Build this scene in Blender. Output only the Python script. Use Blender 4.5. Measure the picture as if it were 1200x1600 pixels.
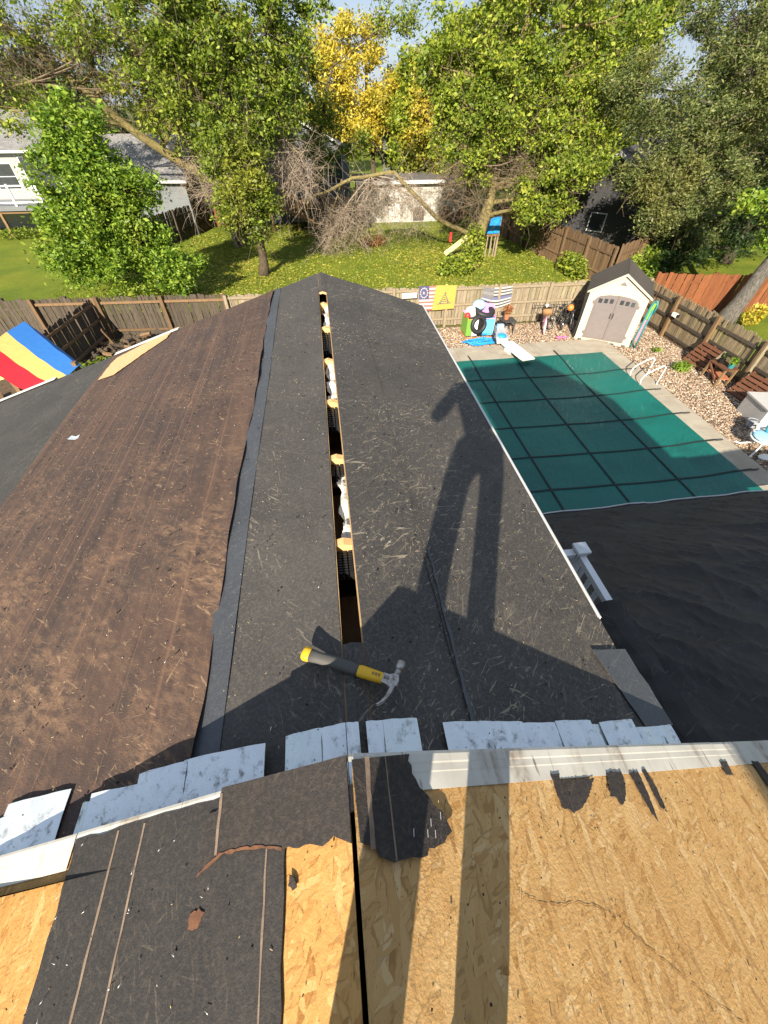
import bpy, bmesh, math, random
import numpy as np
from mathutils import Vector, Matrix
random.seed(7); rng = np.random.default_rng(11)
R = math.radians
for o in list(bpy.data.objects): bpy.data.objects.remove(o)
S = bpy.context.scene
COL = S.collection
# ------------------------------------------------------------------ camera, sky, sun, exposure
PITCH, YAW, FPX = R(46.6), R(7.8), 610.0
cd = bpy.data.cameras.new('camera'); cam = bpy.data.objects.new('camera', cd); COL.objects.link(cam)
cam.location = (0, 0, 7); cam.rotation_euler = (math.pi/2-PITCH, 0, -YAW)
cd.sensor_fit = 'VERTICAL'; cd.sensor_height = 24; cd.lens = 24*FPX/1600; cd.clip_start = 0.02; cd.clip_end = 2000
S.camera = cam
SUN_AZ, SUN_EL = R(20), R(28)          # direction the shadows run (from +Y towards +X) and the sun's height
SD = Vector((math.sin(SUN_AZ)*math.cos(SUN_EL), math.cos(SUN_AZ)*math.cos(SUN_EL), -math.sin(SUN_EL)))
w = bpy.data.worlds.new('World'); S.world = w; w.use_nodes = True
wn = w.node_tree.nodes; sky = wn.new('ShaderNodeTexSky'); sky.sky_type = 'NISHITA'; sky.sun_disc = False
sky.sun_elevation = SUN_EL; sky.sun_rotation = math.pi+SUN_AZ; sky.altitude = 200; sky.dust_density = 0.7; sky.air_density = 1.0
tcw = wn.new('ShaderNodeTexCoord'); mpw = wn.new('ShaderNodeMapping'); mpw.inputs['Scale'].default_value = (1, 1, 3); cl = wn.new('ShaderNodeTexNoise'); cl.inputs['Scale'].default_value = 2.2; cl.inputs['Detail'].default_value = 7
mr = wn.new('ShaderNodeMapRange'); mr.inputs['From Min'].default_value = .3; mr.inputs['From Max'].default_value = .7; mr.inputs['To Min'].default_value = .8; mr.inputs['To Max'].default_value = .96
mxw = wn.new('ShaderNodeMix'); mxw.data_type = 'RGBA'; mxw.inputs[7].default_value = (1.95, 2.35, 3.05, 1)          # broken grey blue cloud over the whole sky
for a_, b_ in ((tcw.outputs['Generated'], mpw.inputs[0]), (mpw.outputs[0], cl.inputs['Vector']), (cl.outputs['Fac'], mr.inputs['Value']), (mr.outputs[0], mxw.inputs[0]), (sky.outputs[0], mxw.inputs[6]), (mxw.outputs[2], wn['Background'].inputs[0])): w.node_tree.links.new(a_, b_)
wn['Background'].inputs[1].default_value = 0.10
sl = bpy.data.lights.new('sun', 'SUN'); sl.energy = 5.0; sl.angle = R(0.55); sl.color = (1, .90, .74)
sun = bpy.data.objects.new('sun', sl); COL.objects.link(sun); sun.rotation_euler = SD.to_track_quat('-Z', 'Y').to_euler(); sun.location = (-10, -20, 30)
S.view_settings.view_transform = 'Standard'; S.view_settings.look = 'None'; S.view_settings.exposure = 1.25; S.view_settings.gamma = 1
S.view_settings.use_curve_mapping = False
S.render.engine = 'CYCLES'; S.cycles.max_bounces = 5; S.cycles.diffuse_bounces = 3; S.cycles.glossy_bounces = 2; S.cycles.transmission_bounces = 3

# ------------------------------------------------------------------ pixel -> place helpers (used only to measure planes)
def ray(x, y):
    u = (x-600)/FPX; v = (y-800)/FPX
    fw = math.cos(PITCH)-v*math.sin(PITCH); dn = math.sin(PITCH)+v*math.cos(PITCH)
    return Vector((u*math.cos(YAW)+fw*math.sin(YAW), -u*math.sin(YAW)+fw*math.cos(YAW), -dn))
C0 = Vector((0, 0, 7))
def G(x, y, z=0.0): r = ray(x, y); return C0+r*((z-7)/r.z)
def AY(x, y, Y): r = ray(x, y); return C0+r*(Y/r.y)
# roof planes: z = z0 - m*s*(X-x0)
LRp, LLp = (5.64, -.03, .345, 1), (5.64, -.03, .31, -1)
URp, ULp = (5.945, -.052, .52, 1), (5.945, -.052, .53, -1)
def zp(pl, X): return pl[0]-pl[2]*pl[3]*(X-pl[1])
def onp(pl, x, y):
    r = ray(x, y); z0, x0, m, s = pl
    t = (z0-7+m*s*x0)/(r.z+m*s*r.x); return C0+r*t
def nrm(pl): return Vector((pl[2]*pl[3], 0, 1)).normalized()

# ------------------------------------------------------------------ materials
class NT:
    def __init__(s, name):
        s.m = bpy.data.materials.new(name); s.m.use_nodes = True; s.t = s.m.node_tree; s.b = s.t.nodes['Principled BSDF']
    def n(s, ty, ins=None, **kw):
        nd = s.t.nodes.new(ty)
        for k, v in kw.items(): setattr(nd, k, v)
        for k, v in (ins or {}).items(): s.put(nd.inputs[k], v)
        return nd
    def put(s, sock, v):
        if isinstance(v, bpy.types.NodeSocket): s.t.links.new(v, sock)
        elif isinstance(v, (tuple, list)) and len(v) == 3 and sock.type == 'RGBA': sock.default_value = (*v, 1)
        else: sock.default_value = v
    def pos(s): return s.n('ShaderNodeNewGeometry').outputs['Position']
    def objc(s):
        tc = s.n('ShaderNodeTexCoord').outputs['Object']; oi = s.n('ShaderNodeObjectInfo').outputs['Random']
        return s.n('ShaderNodeVectorMath', {0: tc, 1: s.n('ShaderNodeMath', {0: oi, 1: 37.0}, operation='MULTIPLY').outputs[0]}, operation='ADD').outputs[0]
    def map(s, v, sc=(1, 1, 1), rot=(0, 0, 0)):
        if any(rot): v = s.n('ShaderNodeMapping', {'Vector': v, 'Rotation': rot}).outputs[0]
        return s.n('ShaderNodeMapping', {'Vector': v, 'Scale': sc}).outputs[0] if sc != (1, 1, 1) else v
    def noise(s, v, sc=5., de=5., ro=.55, di=0.): return s.n('ShaderNodeTexNoise', {'Vector': v, 'Scale': sc, 'Detail': de, 'Roughness': ro, 'Distortion': di}).outputs['Fac']
    def ramp(s, f, stops):
        nd = s.n('ShaderNodeValToRGB', {'Fac': f}); e = nd.color_ramp.elements
        while len(e) < len(stops): e.new(.5)
        for i, (p, c) in enumerate(stops):
            e[i].position = p; e[i].color = (*c, 1) if not isinstance(c, (int, float)) else (c, c, c, 1)
        return nd.outputs[0]
    def mix(s, f, a, b, bl='MIX'):
        nd = s.n('ShaderNodeMix', data_type='RGBA', blend_type=bl); s.put(nd.inputs[0], f); s.put(nd.inputs[6], a); s.put(nd.inputs[7], b); return nd.outputs[2]
    def mth(s, op, a, b=0.): return s.n('ShaderNodeMath', {0: a, 1: b}, operation=op).outputs[0]
    def bump(s, h, st=.3, d=.01): s.put(s.b.inputs['Normal'], s.n('ShaderNodeBump', {'Height': h, 'Strength': st, 'Distance': d}).outputs[0])
    def fin(s, col=None, rough=.8, metal=0., spec=.3):
        if col is not None: s.put(s.b.inputs['Base Color'], col)
        s.put(s.b.inputs['Roughness'], rough); s.put(s.b.inputs['Metallic'], metal); s.put(s.b.inputs['Specular IOR Level'], spec)
        return s.m
def lerp(a, b, t): return tuple(x+(y-x)*t for x, y in zip(a, b))
def mat(name, c1, c2=None, sc=6., rough=.75, metal=0., spec=.3, bump=.15, bd=.01, stretch=(1, 1, 1), rnd=.0, world=False, dirt=None):
    t = NT(name); v = t.pos() if world else t.objc(); v = t.map(v, stretch)
    f = t.noise(v, sc, 6.); c = t.ramp(f, [(.3, c1), (.7, c2 or lerp(c1, (0, 0, 0), .25))])
    if dirt: c = t.mix(t.ramp(t.noise(t.pos(), dirt[1], 7., .65), [(.45, 0.), (.68, 1.)]), c, dirt[0])
    if rnd:
        oi = t.n('ShaderNodeObjectInfo').outputs['Random']
        hsv = t.n('ShaderNodeHueSaturation', {'Color': c, 'Value': t.n('ShaderNodeMapRange', {'Value': oi, 'To Min': 1-rnd, 'To Max': 1+rnd}).outputs[0]})
        c = hsv.outputs[0]
    if bump: t.bump(t.noise(v, sc*6, 4.), bump, bd)
    return t.fin(c, rough, metal, spec)

def felt_mat(name, ca, cb, streak, amt, ang, rough=.7, spec=.35):
    t = NT(name); p = t.pos()
    c = t.ramp(t.noise(p, 2.2, 7., .65), [(.3, ca), (.7, cb)])
    fine = t.noise(p, 90., 4., .7)
    c = t.mix(t.ramp(fine, [(.45, 0.), (.75, .5)]), c, lerp(cb, streak, .45))
    zone = t.ramp(t.noise(p, 1.6, 3.), [(.42, 0.), (.62, 1.)])
    for k, (a, sx, sy, lo) in enumerate([(ang, 75., 8., .625), (ang+.55, 60., 7., .64), (ang-.5, 105., 12., .645), (ang+1.35, 85., 11., .66), (ang+2.2, 95., 12., .665)]):
        f = t.noise(t.map(p, (sx, sy, 1.), (0, 0, a)), 1., 3., .6, 1.3)
        f = t.ramp(f, [(lo, 0.), (lo+.035, 1.)])
        f = t.mth('MULTIPLY', f, t.mth('ADD', t.mth('MULTIPLY', zone, .8), .12)); c = t.mix(t.mth('MULTIPLY', f, amt), c, streak)
    blot = t.ramp(t.noise(t.map(p, (5, 2.2, 1), (0, 0, ang)), 1.6, 8., .72, .7), [(.56, 0.), (.72, 1.)])
    c = t.mix(t.mth('MULTIPLY', blot, amt*.35), c, lerp(cb, streak, .6))
    t.bump(t.mth('ADD', t.noise(p, 220., 3.), t.mth('MULTIPLY', t.noise(t.map(p, (14, 3, 1), (0, 0, ang)), 1., 5.), 1.2)), .35, .004)
    return t.fin(c, rough, 0., spec)

def osb_mat(name, bright=1., hue=(1, 1, 1)):
    t = NT(name); p = t.pos()
    base = t.ramp(t.noise(t.map(p, (40, 7, 1), (0, 0, .2)), 1., 5., .65), [(.3, (.40, .225, .072)), (.7, (.50, .295, .105))]); c = base; hs = None
    for k, (a, L, Wd, off) in enumerate([(.2, .070, .015, 0), (-.4, .060, .013, 3.1), (.65, .052, .014, 7.7), (1.25, .045, .010, 12.3), (-.02, .085, .017, 21.9)]):
        v = t.map(t.n('ShaderNodeVectorMath', {0: p, 1: (off, off*1.7, 0)}, operation='ADD').outputs[0], (1, 1, 0.001), (0, 0, a))
        wob = t.n('ShaderNodeTexNoise', {'Vector': v, 'Scale': 40., 'Detail': 2.}).outputs['Color']
        v2 = t.n('ShaderNodeVectorMath', {0: v, 1: t.n('ShaderNodeVectorMath', {0: wob, 1: (.012, .012, 0)}, operation='MULTIPLY').outputs[0]}, operation='ADD').outputs[0]
        v2 = t.map(v2, (1/Wd, 1/L, 1))
        vo = t.n('ShaderNodeTexVoronoi', {'Vector': v2, 'Scale': 1., 'Randomness': 1.}, feature='F1')
        sep = t.n('ShaderNodeSeparateColor', {'Color': vo.outputs['Color']})
        on = t.mth('GREATER_THAN', sep.outputs[0], .62)
        grain = t.noise(t.map(v2, (9, .5, 1)), 2., 4., .7)
        col = t.ramp(sep.outputs[1], [(0., (.33, .165, .045)), (.08, (.425, .235, .075)), (.5, (.46, .265, .092)), (.85, (.495, .30, .112)), (1., (.55, .365, .16))])
        col = t.mix(t.ramp(grain, [(.3, .45), (.6, 0.)]), col, (.30, .15, .042))
        d = t.ramp(vo.outputs['Distance'], [(.46, 0.), (.60, .40)]); col = t.mix(t.mth('MULTIPLY', d, t.mth('GREATER_THAN', sep.outputs[2], .6)), col, (.17, .075, .02))
        c = t.mix(on, c, col)
        h = t.mth('MULTIPLY', on, sep.outputs[2]); hs = h if hs is None else t.mth('ADD', hs, h)
    crack = t.ramp(t.noise(t.map(p, (190, 34, 1), (0, 0, .25)), 1., 3., .6, 1.2), [(.645, 0.), (.68, .85)]); c = t.mix(crack, c, (.11, .05, .014))
    pit = t.ramp(t.noise(t.map(p, (95, 30, 1), (0, 0, .3)), 1., 3., .6, .8), [(.70, 0.), (.76, 1.)])
    c = t.mix(t.mth('MULTIPLY', pit, .8), c, (.07, .03, .01))
    stain = t.ramp(t.noise(p, 3.3, 6., .6), [(.5, 0.), (.8, .35)]); c = t.mix(stain, c, (.30, .15, .045))
    c = t.mix(1., c, (bright*hue[0]*1.2, bright*hue[1]*1.27, bright*hue[2]*1.45), 'MULTIPLY')
    t.bump(t.mth('ADD', t.mth('MULTIPLY', hs, .35), t.noise(p, 130., 4.)), .5, .003)
    return t.fin(c, .68, 0., .3)

def leaf_mat(name, cols, patch=None, trans=.35, pscale=.35):
    t = NT(name); ri = t.n('ShaderNodeNewGeometry').outputs['Random Per Island']
    n = len(cols); c = t.ramp(ri, [(i/(n-1), k) for i, k in enumerate(cols)])
    if patch:
        c = t.mix(t.ramp(t.noise(t.pos(), pscale, 3.), [(.52, 0.), (.66, .85)]), c, t.ramp(ri, [(0., patch[0]), (1., patch[1])]))
    t.put(t.b.inputs['Base Color'], c); t.b.inputs['Roughness'].default_value = .5; t.b.inputs['Specular IOR Level'].default_value = .35
    tr = t.n('ShaderNodeBsdfTranslucent', {'Color': t.mix(1., c, (1.0, 1.1, .55), 'MULTIPLY')})
    mx = t.n('ShaderNodeMixShader', {0: trans, 1: t.b.outputs[0], 2: tr.outputs[0]})
    t.t.links.new(mx.outputs[0], t.t.nodes['Material Output'].inputs[0]); return t.m

def siding_mat(name, c, c2, step=.11):
    t = NT(name); p = t.pos(); z = t.n('ShaderNodeSeparateXYZ', {0: p}).outputs[2]
    f = t.mth('FRACT', t.mth('DIVIDE', z, step)); col = t.mix(t.ramp(t.noise(p, 1.5, 6.), [(.3, 0.), (.7, .6)]), c, c2)
    t.bump(f, 1., .03); return t.fin(col, .6, 0., .3)
def shingle_mat(name, a, b, sc=1.):
    t = NT(name); tc = t.n('ShaderNodeTexCoord').outputs['UV']
    br = t.n('ShaderNodeTexBrick', {'Vector': tc, 'Color1': a, 'Color2': b, 'Mortar': lerp(a, (0, 0, 0), .6), 'Scale': sc, 'Mortar Size': .012, 'Brick Width': .3, 'Row Height': .14, 'Bias': 0.})
    c = t.mix(t.ramp(t.noise(t.pos(), 1.1, 6.), [(.3, 0.), (.75, .4)]), br.outputs[0], lerp(a, (.25, .22, .2), .5))
    t.bump(br.outputs['Fac'], .5, .01); return t.fin(c, .9, 0., .2)

M = {}
M['felt_new'] = felt_mat('black felt', (.041, .0375, .0355), (.064, .058, .054), (.33, .28, .20), .9, .75)
M['felt_left'] = felt_mat('black felt dusty', (.039, .036, .0345), (.060, .0555, .052), (.26, .22, .165), .6, -.75)
M['felt_up2'] = felt_mat('smooth grey black felt', (.023, .021, .021), (.034, .031, .030), (.17, .135, .10), .35, -.4, .7)
M['felt_up'] = felt_mat('brown black felt', (.024, .0205, .020), (.037, .0315, .0295), (.19, .14, .10), .4, .2, .75)
M['synthetic'] = felt_mat('grey synthetic underlayment', (.034, .032, .0305), (.050, .047, .0445), (.22, .19, .145), .7, .4)
M['tape'] = felt_mat('self adhesive membrane', (.040, .043, .050), (.060, .064, .072), (.16, .16, .15), .35, .9, .42, .5)
def brown_felt():
    t = NT('weathered brown felt'); p = t.pos(); sx = t.n('ShaderNodeSeparateXYZ', {0: p}).outputs
    c = t.ramp(t.noise(t.map(p, (9., .45, 1)), 1.3, 8., .66), [(.32, (.043, .031, .027)), (.5, (.074, .047, .037)), (.70, (.105, .064, .045))])
    c = t.mix(t.ramp(t.noise(p, 2.3, 7., .62), [(.42, 0.), (.66, .6)]), c, (.042, .034, .032))
    near = t.n('ShaderNodeMapRange', {'Value': sx[1], 'From Min': .2, 'From Max': 3.6, 'To Min': .95, 'To Max': .22}).outputs[0]
    zone = t.ramp(t.noise(t.map(p, (2.2, 1.1, 1), (0, 0, -.9)), 1.25, 5., .6), [(.46, 0.), (.64, 1.)])
    dust = t.ramp(t.noise(t.map(p, (26, 9, 1), (0, 0, -.95)), 1.2, 9., .75, .25), [(.44, 0.), (.66, 1.)])
    c = t.mix(t.mth('MULTIPLY', t.mth('MULTIPLY', zone, dust), near), c, (.27, .165, .095))
    c = t.mix(t.mth('MULTIPLY', t.ramp(t.noise(t.map(p, (40, 14, 1), (0, 0, -.7)), 1., 6., .7, .3), [(.52, 0.), (.68, .7)]), t.mth('ADD', t.mth('MULTIPLY', near, .5), .2)), c, (.19, .105, .062))
    for a, k1, k2, lo in ((-1.0, 70., 9., .655), (-.5, 50., 10., .665), (-1.5, 90., 12., .67), (.4, 60., 9., .68)):
        f = t.ramp(t.noise(t.map(p, (k1, k2, 1.), (0, 0, a)), 1., 3., .6, 1.0), [(lo, 0.), (lo+.03, .6)]); c = t.mix(f, c, (.30, .20, .12))
    for off, lo in ((0., .66), (9.3, .67)):
        v = t.n('ShaderNodeVectorMath', {0: t.map(p, (46., .09, 1.)), 1: (off, off, 0)}, operation='ADD').outputs[0]
        f = t.ramp(t.noise(v, 1., 1., .4), [(lo, 0.), (lo+.02, .3)]); c = t.mix(f, c, (.22, .12, .075))
    hole = t.ramp(t.noise(p, 30., 3.), [(.715, 0.), (.745, 1.)]); c = t.mix(hole, c, (.018, .015, .015))
    t.bump(t.mth('ADD', t.noise(p, 160., 4.), t.mth('MULTIPLY', t.noise(t.map(p, (12, 1., 1)), 1., 6.), 1.5)), .45, .005); return t.fin(c, .78, 0., .3)
M['felt_brown'] = brown_felt()
M['osb'] = osb_mat('oriented strand board', 1.0); M['osb_warm'] = osb_mat('oriented strand board warm', .86, (1.05, .94, .74))
M['osb_edge'] = mat('raw board edge', (.62, .42, .22), (.48, .30, .14), 60., .8)
M['line'] = mat('faded lap line', (.26, .19, .135), (.16, .115, .085), 40., .8)
M['stain'] = mat('brown stain', (.36, .20, .065), (.26, .135, .045), 40., .8)
M['torn'] = mat('torn felt edge', (.20, .09, .045), (.09, .045, .03), 50., .9)
def galv(name, tint=(.76, .80, .81)):
    t = NT(name); p = t.pos()
    vo = t.n('ShaderNodeTexVoronoi', {'Vector': t.map(p, (40, 40, 40)), 'Scale': 1.}, feature='F1')
    c = t.mix(t.mth('MULTIPLY', t.n('ShaderNodeSeparateColor', {'Color': vo.outputs['Color']}).outputs[0], .16), tint, lerp(tint, (.3, .33, .36), .6))
    d = t.ramp(t.noise(p, 26., 7., .7), [(.54, 0.), (.70, .8)]); c = t.mix(d, c, (.16, .15, .14))
    spk = t.ramp(t.noise(p, 85., 3., .6), [(.68, 0.), (.73, 1.)]); c = t.mix(spk, c, (.05, .045, .04))
    t.bump(t.noise(p, 7., 2., .4, .3), .28, .03); return t.fin(c, t.mix(d, (.26, .26, .26), (.7, .7, .7)), .55, .5)
M['galv'] = galv('galvanized flashing'); M['galv_b'] = galv('aged flashing', (.74, .80, .79))
M['drip_old'] = mat('white drip edge', (.62, .595, .53), (.48, .455, .40), 7., .5, 0., .4, .08, .004, dirt=((.23, .16, .10), 11.))
def drip_mat():
    t = NT('white drip edge'); p = t.pos(); c = t.ramp(t.noise(p, 6., 6.), [(.3, (.63, .60, .53)), (.7, (.47, .445, .39))])
    b = t.ramp(t.noise(t.map(p, (11., 1.1, .2)), 1., 5., .6, .3), [(.52, 0.), (.66, .85)]); c = t.mix(t.mth('MULTIPLY', b, t.ramp(t.noise(p, 22., 6., .7), [(.36, .1), (.62, 1.)])), c, (.20, .135, .085))
    b = t.ramp(t.noise(t.map(p, (45., 4., .2)), 1., 3., .6, .5), [(.66, 0.), (.71, .8)]); c = t.mix(b, c, (.10, .07, .05))
    t.bump(t.noise(p, 14., 5.), .15, .004); return t.fin(c, .5, 0., .4)
M['drip'] = drip_mat()
M['white_trim'] = mat('white trim', (.62, .62, .61), (.54, .54, .53), 5., .5, bump=.05)
M['white_plastic'] = mat('white vinyl', (.80, .81, .82), (.74, .75, .76), 5., .4, bump=.03)
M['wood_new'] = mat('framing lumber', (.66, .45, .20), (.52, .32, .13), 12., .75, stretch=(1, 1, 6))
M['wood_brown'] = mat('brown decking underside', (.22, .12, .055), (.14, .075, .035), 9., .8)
M['paper'] = mat('white batt facing', (.72, .70, .64), (.55, .53, .48), 7., .7, bump=.6, bd=.02)
M['black_plastic'] = mat('black plastic', (.012, .012, .012), (.02, .02, .02), 20., .45, bump=.05)
M['gap_shade'] = mat('dark ridge gap shade', (.02, .016, .013), (.03, .024, .02), 9., .9)  # near-black colour standing in for shade inside the upper ridge gap
M['rubber'] = mat('black rubber', (.018, .018, .02), (.03, .03, .032), 15., .5, bump=.05)
M['wall'] = siding_mat('pale siding', (.5, .5, .48), (.42, .42, .4))
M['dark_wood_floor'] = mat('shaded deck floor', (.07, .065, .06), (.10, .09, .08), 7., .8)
def tarp_mat():
    t = NT('black woven tarp'); p = t.pos(); h = None
    c = t.ramp(t.noise(p, 1.3, 7., .65), [(.3, (.027, .025, .024)), (.7, (.040, .036, .034))])
    for a, sx, sy, wd in ((.3, 1.1, 2.6, .010), (-.5, 1.4, 4.2, .012), (1.1, 2.0, 3.4, .010), (1.7, 1.5, 6.0, .014)):
        n = t.noise(t.map(p, (sx, sy, 1.2), (0, 0, a)), 1., 3., .5, .4); l = t.ramp(t.mth('ABSOLUTE', t.mth('SUBTRACT', n, .5)), [(0., 1.), (wd, 0.)])
        k = t.ramp(t.noise(t.map(p, (1, 1, 1.), (0, 0, a)), 1.7, 3.), [(.46, 0.), (.62, 1.)]); l = t.mth('MULTIPLY', l, k); c = t.mix(t.mth('MULTIPLY', l, .18), c, (.13, .122, .115)); h = l if h is None else t.mth('ADD', h, l)
    for a in (.3, -.6, 1.2):
        f = t.ramp(t.noise(t.map(p, (40, 4., 4.), (0, 0, a)), 1., 3., .6, .6), [(.67, 0.), (.70, .5)]); c = t.mix(f, c, (.12, .115, .105))
    t.bump(t.mth('ADD', t.mth('MULTIPLY', h, .15), t.noise(p, 5., 6., .65, .3)), .3, .015); return t.fin(c, .72, 0., .35)
M['tarp'] = tarp_mat()
def pool_mat():
    t = NT('green safety cover mesh'); p = t.pos()
    c = t.ramp(t.noise(p, .5, 5., .6), [(.3, (.002, .095, .080)), (.7, (.003, .13, .105))])
    f = t.ramp(t.noise(t.map(p, (9, 1.2, 1), (0, 0, .5)), 1.1, 6., .65, .8), [(.55, 0.), (.78, .4)])
    z = t.ramp(t.noise(p, .42, 2.), [(.50, 0.), (.62, 1.)]); c = t.mix(t.mth('MULTIPLY', f, z), c, (.30, .36, .28))
    z2 = t.ramp(t.noise(t.map(p, (1, 1, 1), (0, 0, 1.)), .55, 3.), [(.55, 0.), (.72, .45)]); c = t.mix(z2, c, (.005, .045, .045))
    t.bump(t.noise(t.map(p, (6, 2, 1), (0, 0, .6)), 1.5, 5.), .5, .05); return t.fin(c, .5, 0., .4)
M['pool_cover'] = pool_mat()
M['strap'] = mat('black webbing', (.012, .02, .02), (.02, .03, .03), 20., .7)
M['concrete'] = mat('pool deck concrete', (.40, .355, .28), (.32, .28, .215), 2.2, .85, bump=.3, world=True, dirt=((.30, .25, .19), 1.7))
def stone_mat():
    t = NT('river gravel stones'); ri = t.n('ShaderNodeNewGeometry').outputs['Random Per Island']
    c = t.ramp(ri, [(0., (.14, .085, .055)), (.25, (.34, .225, .14)), (.5, (.46, .34, .23)), (.7, (.30, .22, .165)), (.88, (.56, .45, .33)), (1., (.70, .63, .52))])
    return t.fin(c, .75, 0., .3)
M['stone'] = stone_mat(); M['gravel'] = mat('gravel bed', (.22, .155, .105), (.12, .085, .06), 22., .9, bump=.9, bd=.03, world=True)
def grass_mat():
    t = NT('lawn'); p = t.pos()
    c = t.ramp(t.noise(p, .35, 6., .65), [(.3, (.09, .14, .015)), (.55, (.17, .205, .02)), (.8, (.27, .26, .035))])
    c = t.mix(t.ramp(t.noise(p, 14., 5., .7), [(.4, 0.), (.7, .6)]), c, (.05, .08, .010))
    t.bump(t.noise(p, 30., 5.), .7, .05); return t.fin(c, .9, 0., .15)
M['grass'] = grass_mat()
M['mulch'] = mat('bare soil and mulch', (.17, .11, .065), (.09, .06, .035), 9., .95, bump=.8, bd=.04, world=True)
M['blade'] = leaf_mat('grass blades', [(.09, .15, .013), (.19, .245, .022), (.30, .31, .035)], None, .3)
M['litter'] = leaf_mat('fallen leaves', [(.36, .33, .045), (.46, .40, .06), (.30, .33, .045), (.24, .17, .05), (.52, .47, .10)], None, .1)
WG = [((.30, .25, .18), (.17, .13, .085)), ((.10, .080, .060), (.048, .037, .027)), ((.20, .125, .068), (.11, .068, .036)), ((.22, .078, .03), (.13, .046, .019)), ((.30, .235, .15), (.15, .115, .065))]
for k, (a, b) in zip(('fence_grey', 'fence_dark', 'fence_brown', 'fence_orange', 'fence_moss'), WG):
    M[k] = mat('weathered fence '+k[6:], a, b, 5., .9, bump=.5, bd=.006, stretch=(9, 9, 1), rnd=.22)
M['post_grey'] = mat('fence post', (.30, .25, .17), (.20, .155, .10), 6., .9, bump=.4, stretch=(8, 8, 1))
M['lumber'] = mat('treated lumber', (.24, .15, .075), (.14, .085, .042), 5., .85, stretch=(7, 7, 1), rnd=.15)
M['lumber_red'] = mat('red stained lumber', (.17, .07, .036), (.09, .038, .02), 5., .8, stretch=(7, 7, 1), rnd=.15)
M['bark'] = mat('tree bark', (.16, .12, .08), (.055, .042, .03), 7., .95, bump=1., bd=.05, stretch=(4, 4, .7))
M['bark_grey'] = mat('grey ridged bark', (.26, .24, .21), (.06, .052, .045), 6., .95, bump=1., bd=.06, stretch=(4, 4, .6))
M['bark_moss'] = mat('mossy bark', (.24, .20, .08), (.13, .10, .045), 5., .95, bump=.8, bd=.03)
M['twig'] = mat('dead twigs', (.34, .27, .21), (.20, .155, .115), 5., .9, bump=0)
M['twig_dark'] = mat('bare twigs', (.20, .15, .10), (.12, .09, .06), 5., .9, bump=0)
M['leaf_bush'] = leaf_mat('bright bush leaves', [(.055, .12, .012), (.13, .23, .022), (.23, .34, .035), (.31, .40, .055)], ((.20, .27, .03), (.34, .36, .05)))
M['leaf_green'] = leaf_mat('green leaves', [(.045, .08, .012), (.12, .18, .02), (.21, .275, .03), (.30, .35, .05)], ((.18, .21, .03), (.32, .32, .045)))
M['leaf_lime'] = leaf_mat('yellow green leaves', [(.07, .12, .016), (.18, .25, .026), (.30, .36, .04), (.40, .41, .06)], ((.09, .15, .02), (.18, .25, .03)))
M['leaf_olive'] = leaf_mat('olive leaves', [(.045, .068, .018), (.09, .12, .035), (.15, .18, .05), (.25, .26, .09)], ((.14, .15, .04), (.24, .23, .065)), .25)
M['leaf_yellow'] = leaf_mat('autumn yellow leaves', [(.44, .33, .03), (.56, .45, .045), (.64, .52, .09), (.36, .34, .05)], ((.14, .19, .03), (.24, .26, .04)), .35, .25)
M['leaf_far'] = leaf_mat('far leaves', [(.04, .06, .025), (.07, .095, .03), (.11, .13, .045)], ((.13, .10, .05), (.18, .13, .06)))
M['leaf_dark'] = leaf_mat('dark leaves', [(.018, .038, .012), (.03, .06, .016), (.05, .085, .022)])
M['glass'] = mat('window glass', (.03, .035, .04), (.05, .055, .06), 2., .08, spec=.6, bump=0)
M['siding_white'] = siding_mat('white siding', (.42, .42, .41), (.36, .36, .35)); M['siding_grey'] = siding_mat('grey siding', (.21, .225, .24), (.17, .185, .20))
M['siding_black'] = siding_mat('charcoal siding', (.045, .045, .05), (.06, .058, .06), .14)
M['block_white'] = mat('stained white wall', (.52, .51, .47), (.36, .35, .32), 1.6, .8, bump=.2, dirt=((.20, .19, .17), .9))
M['shingle_grey'] = shingle_mat('grey shingles', (.26, .255, .25), (.17, .17, .175)); M['shingle_dark'] = shingle_mat('charcoal shingles', (.05, .052, .06), (.075, .075, .085))
def plain(k, c, rough=.5, metal=0., spec=.4, v=.12): M[k] = mat(k, c, lerp(c, (0, 0, 0), v), 7., rough, metal, spec, .04)
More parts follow.
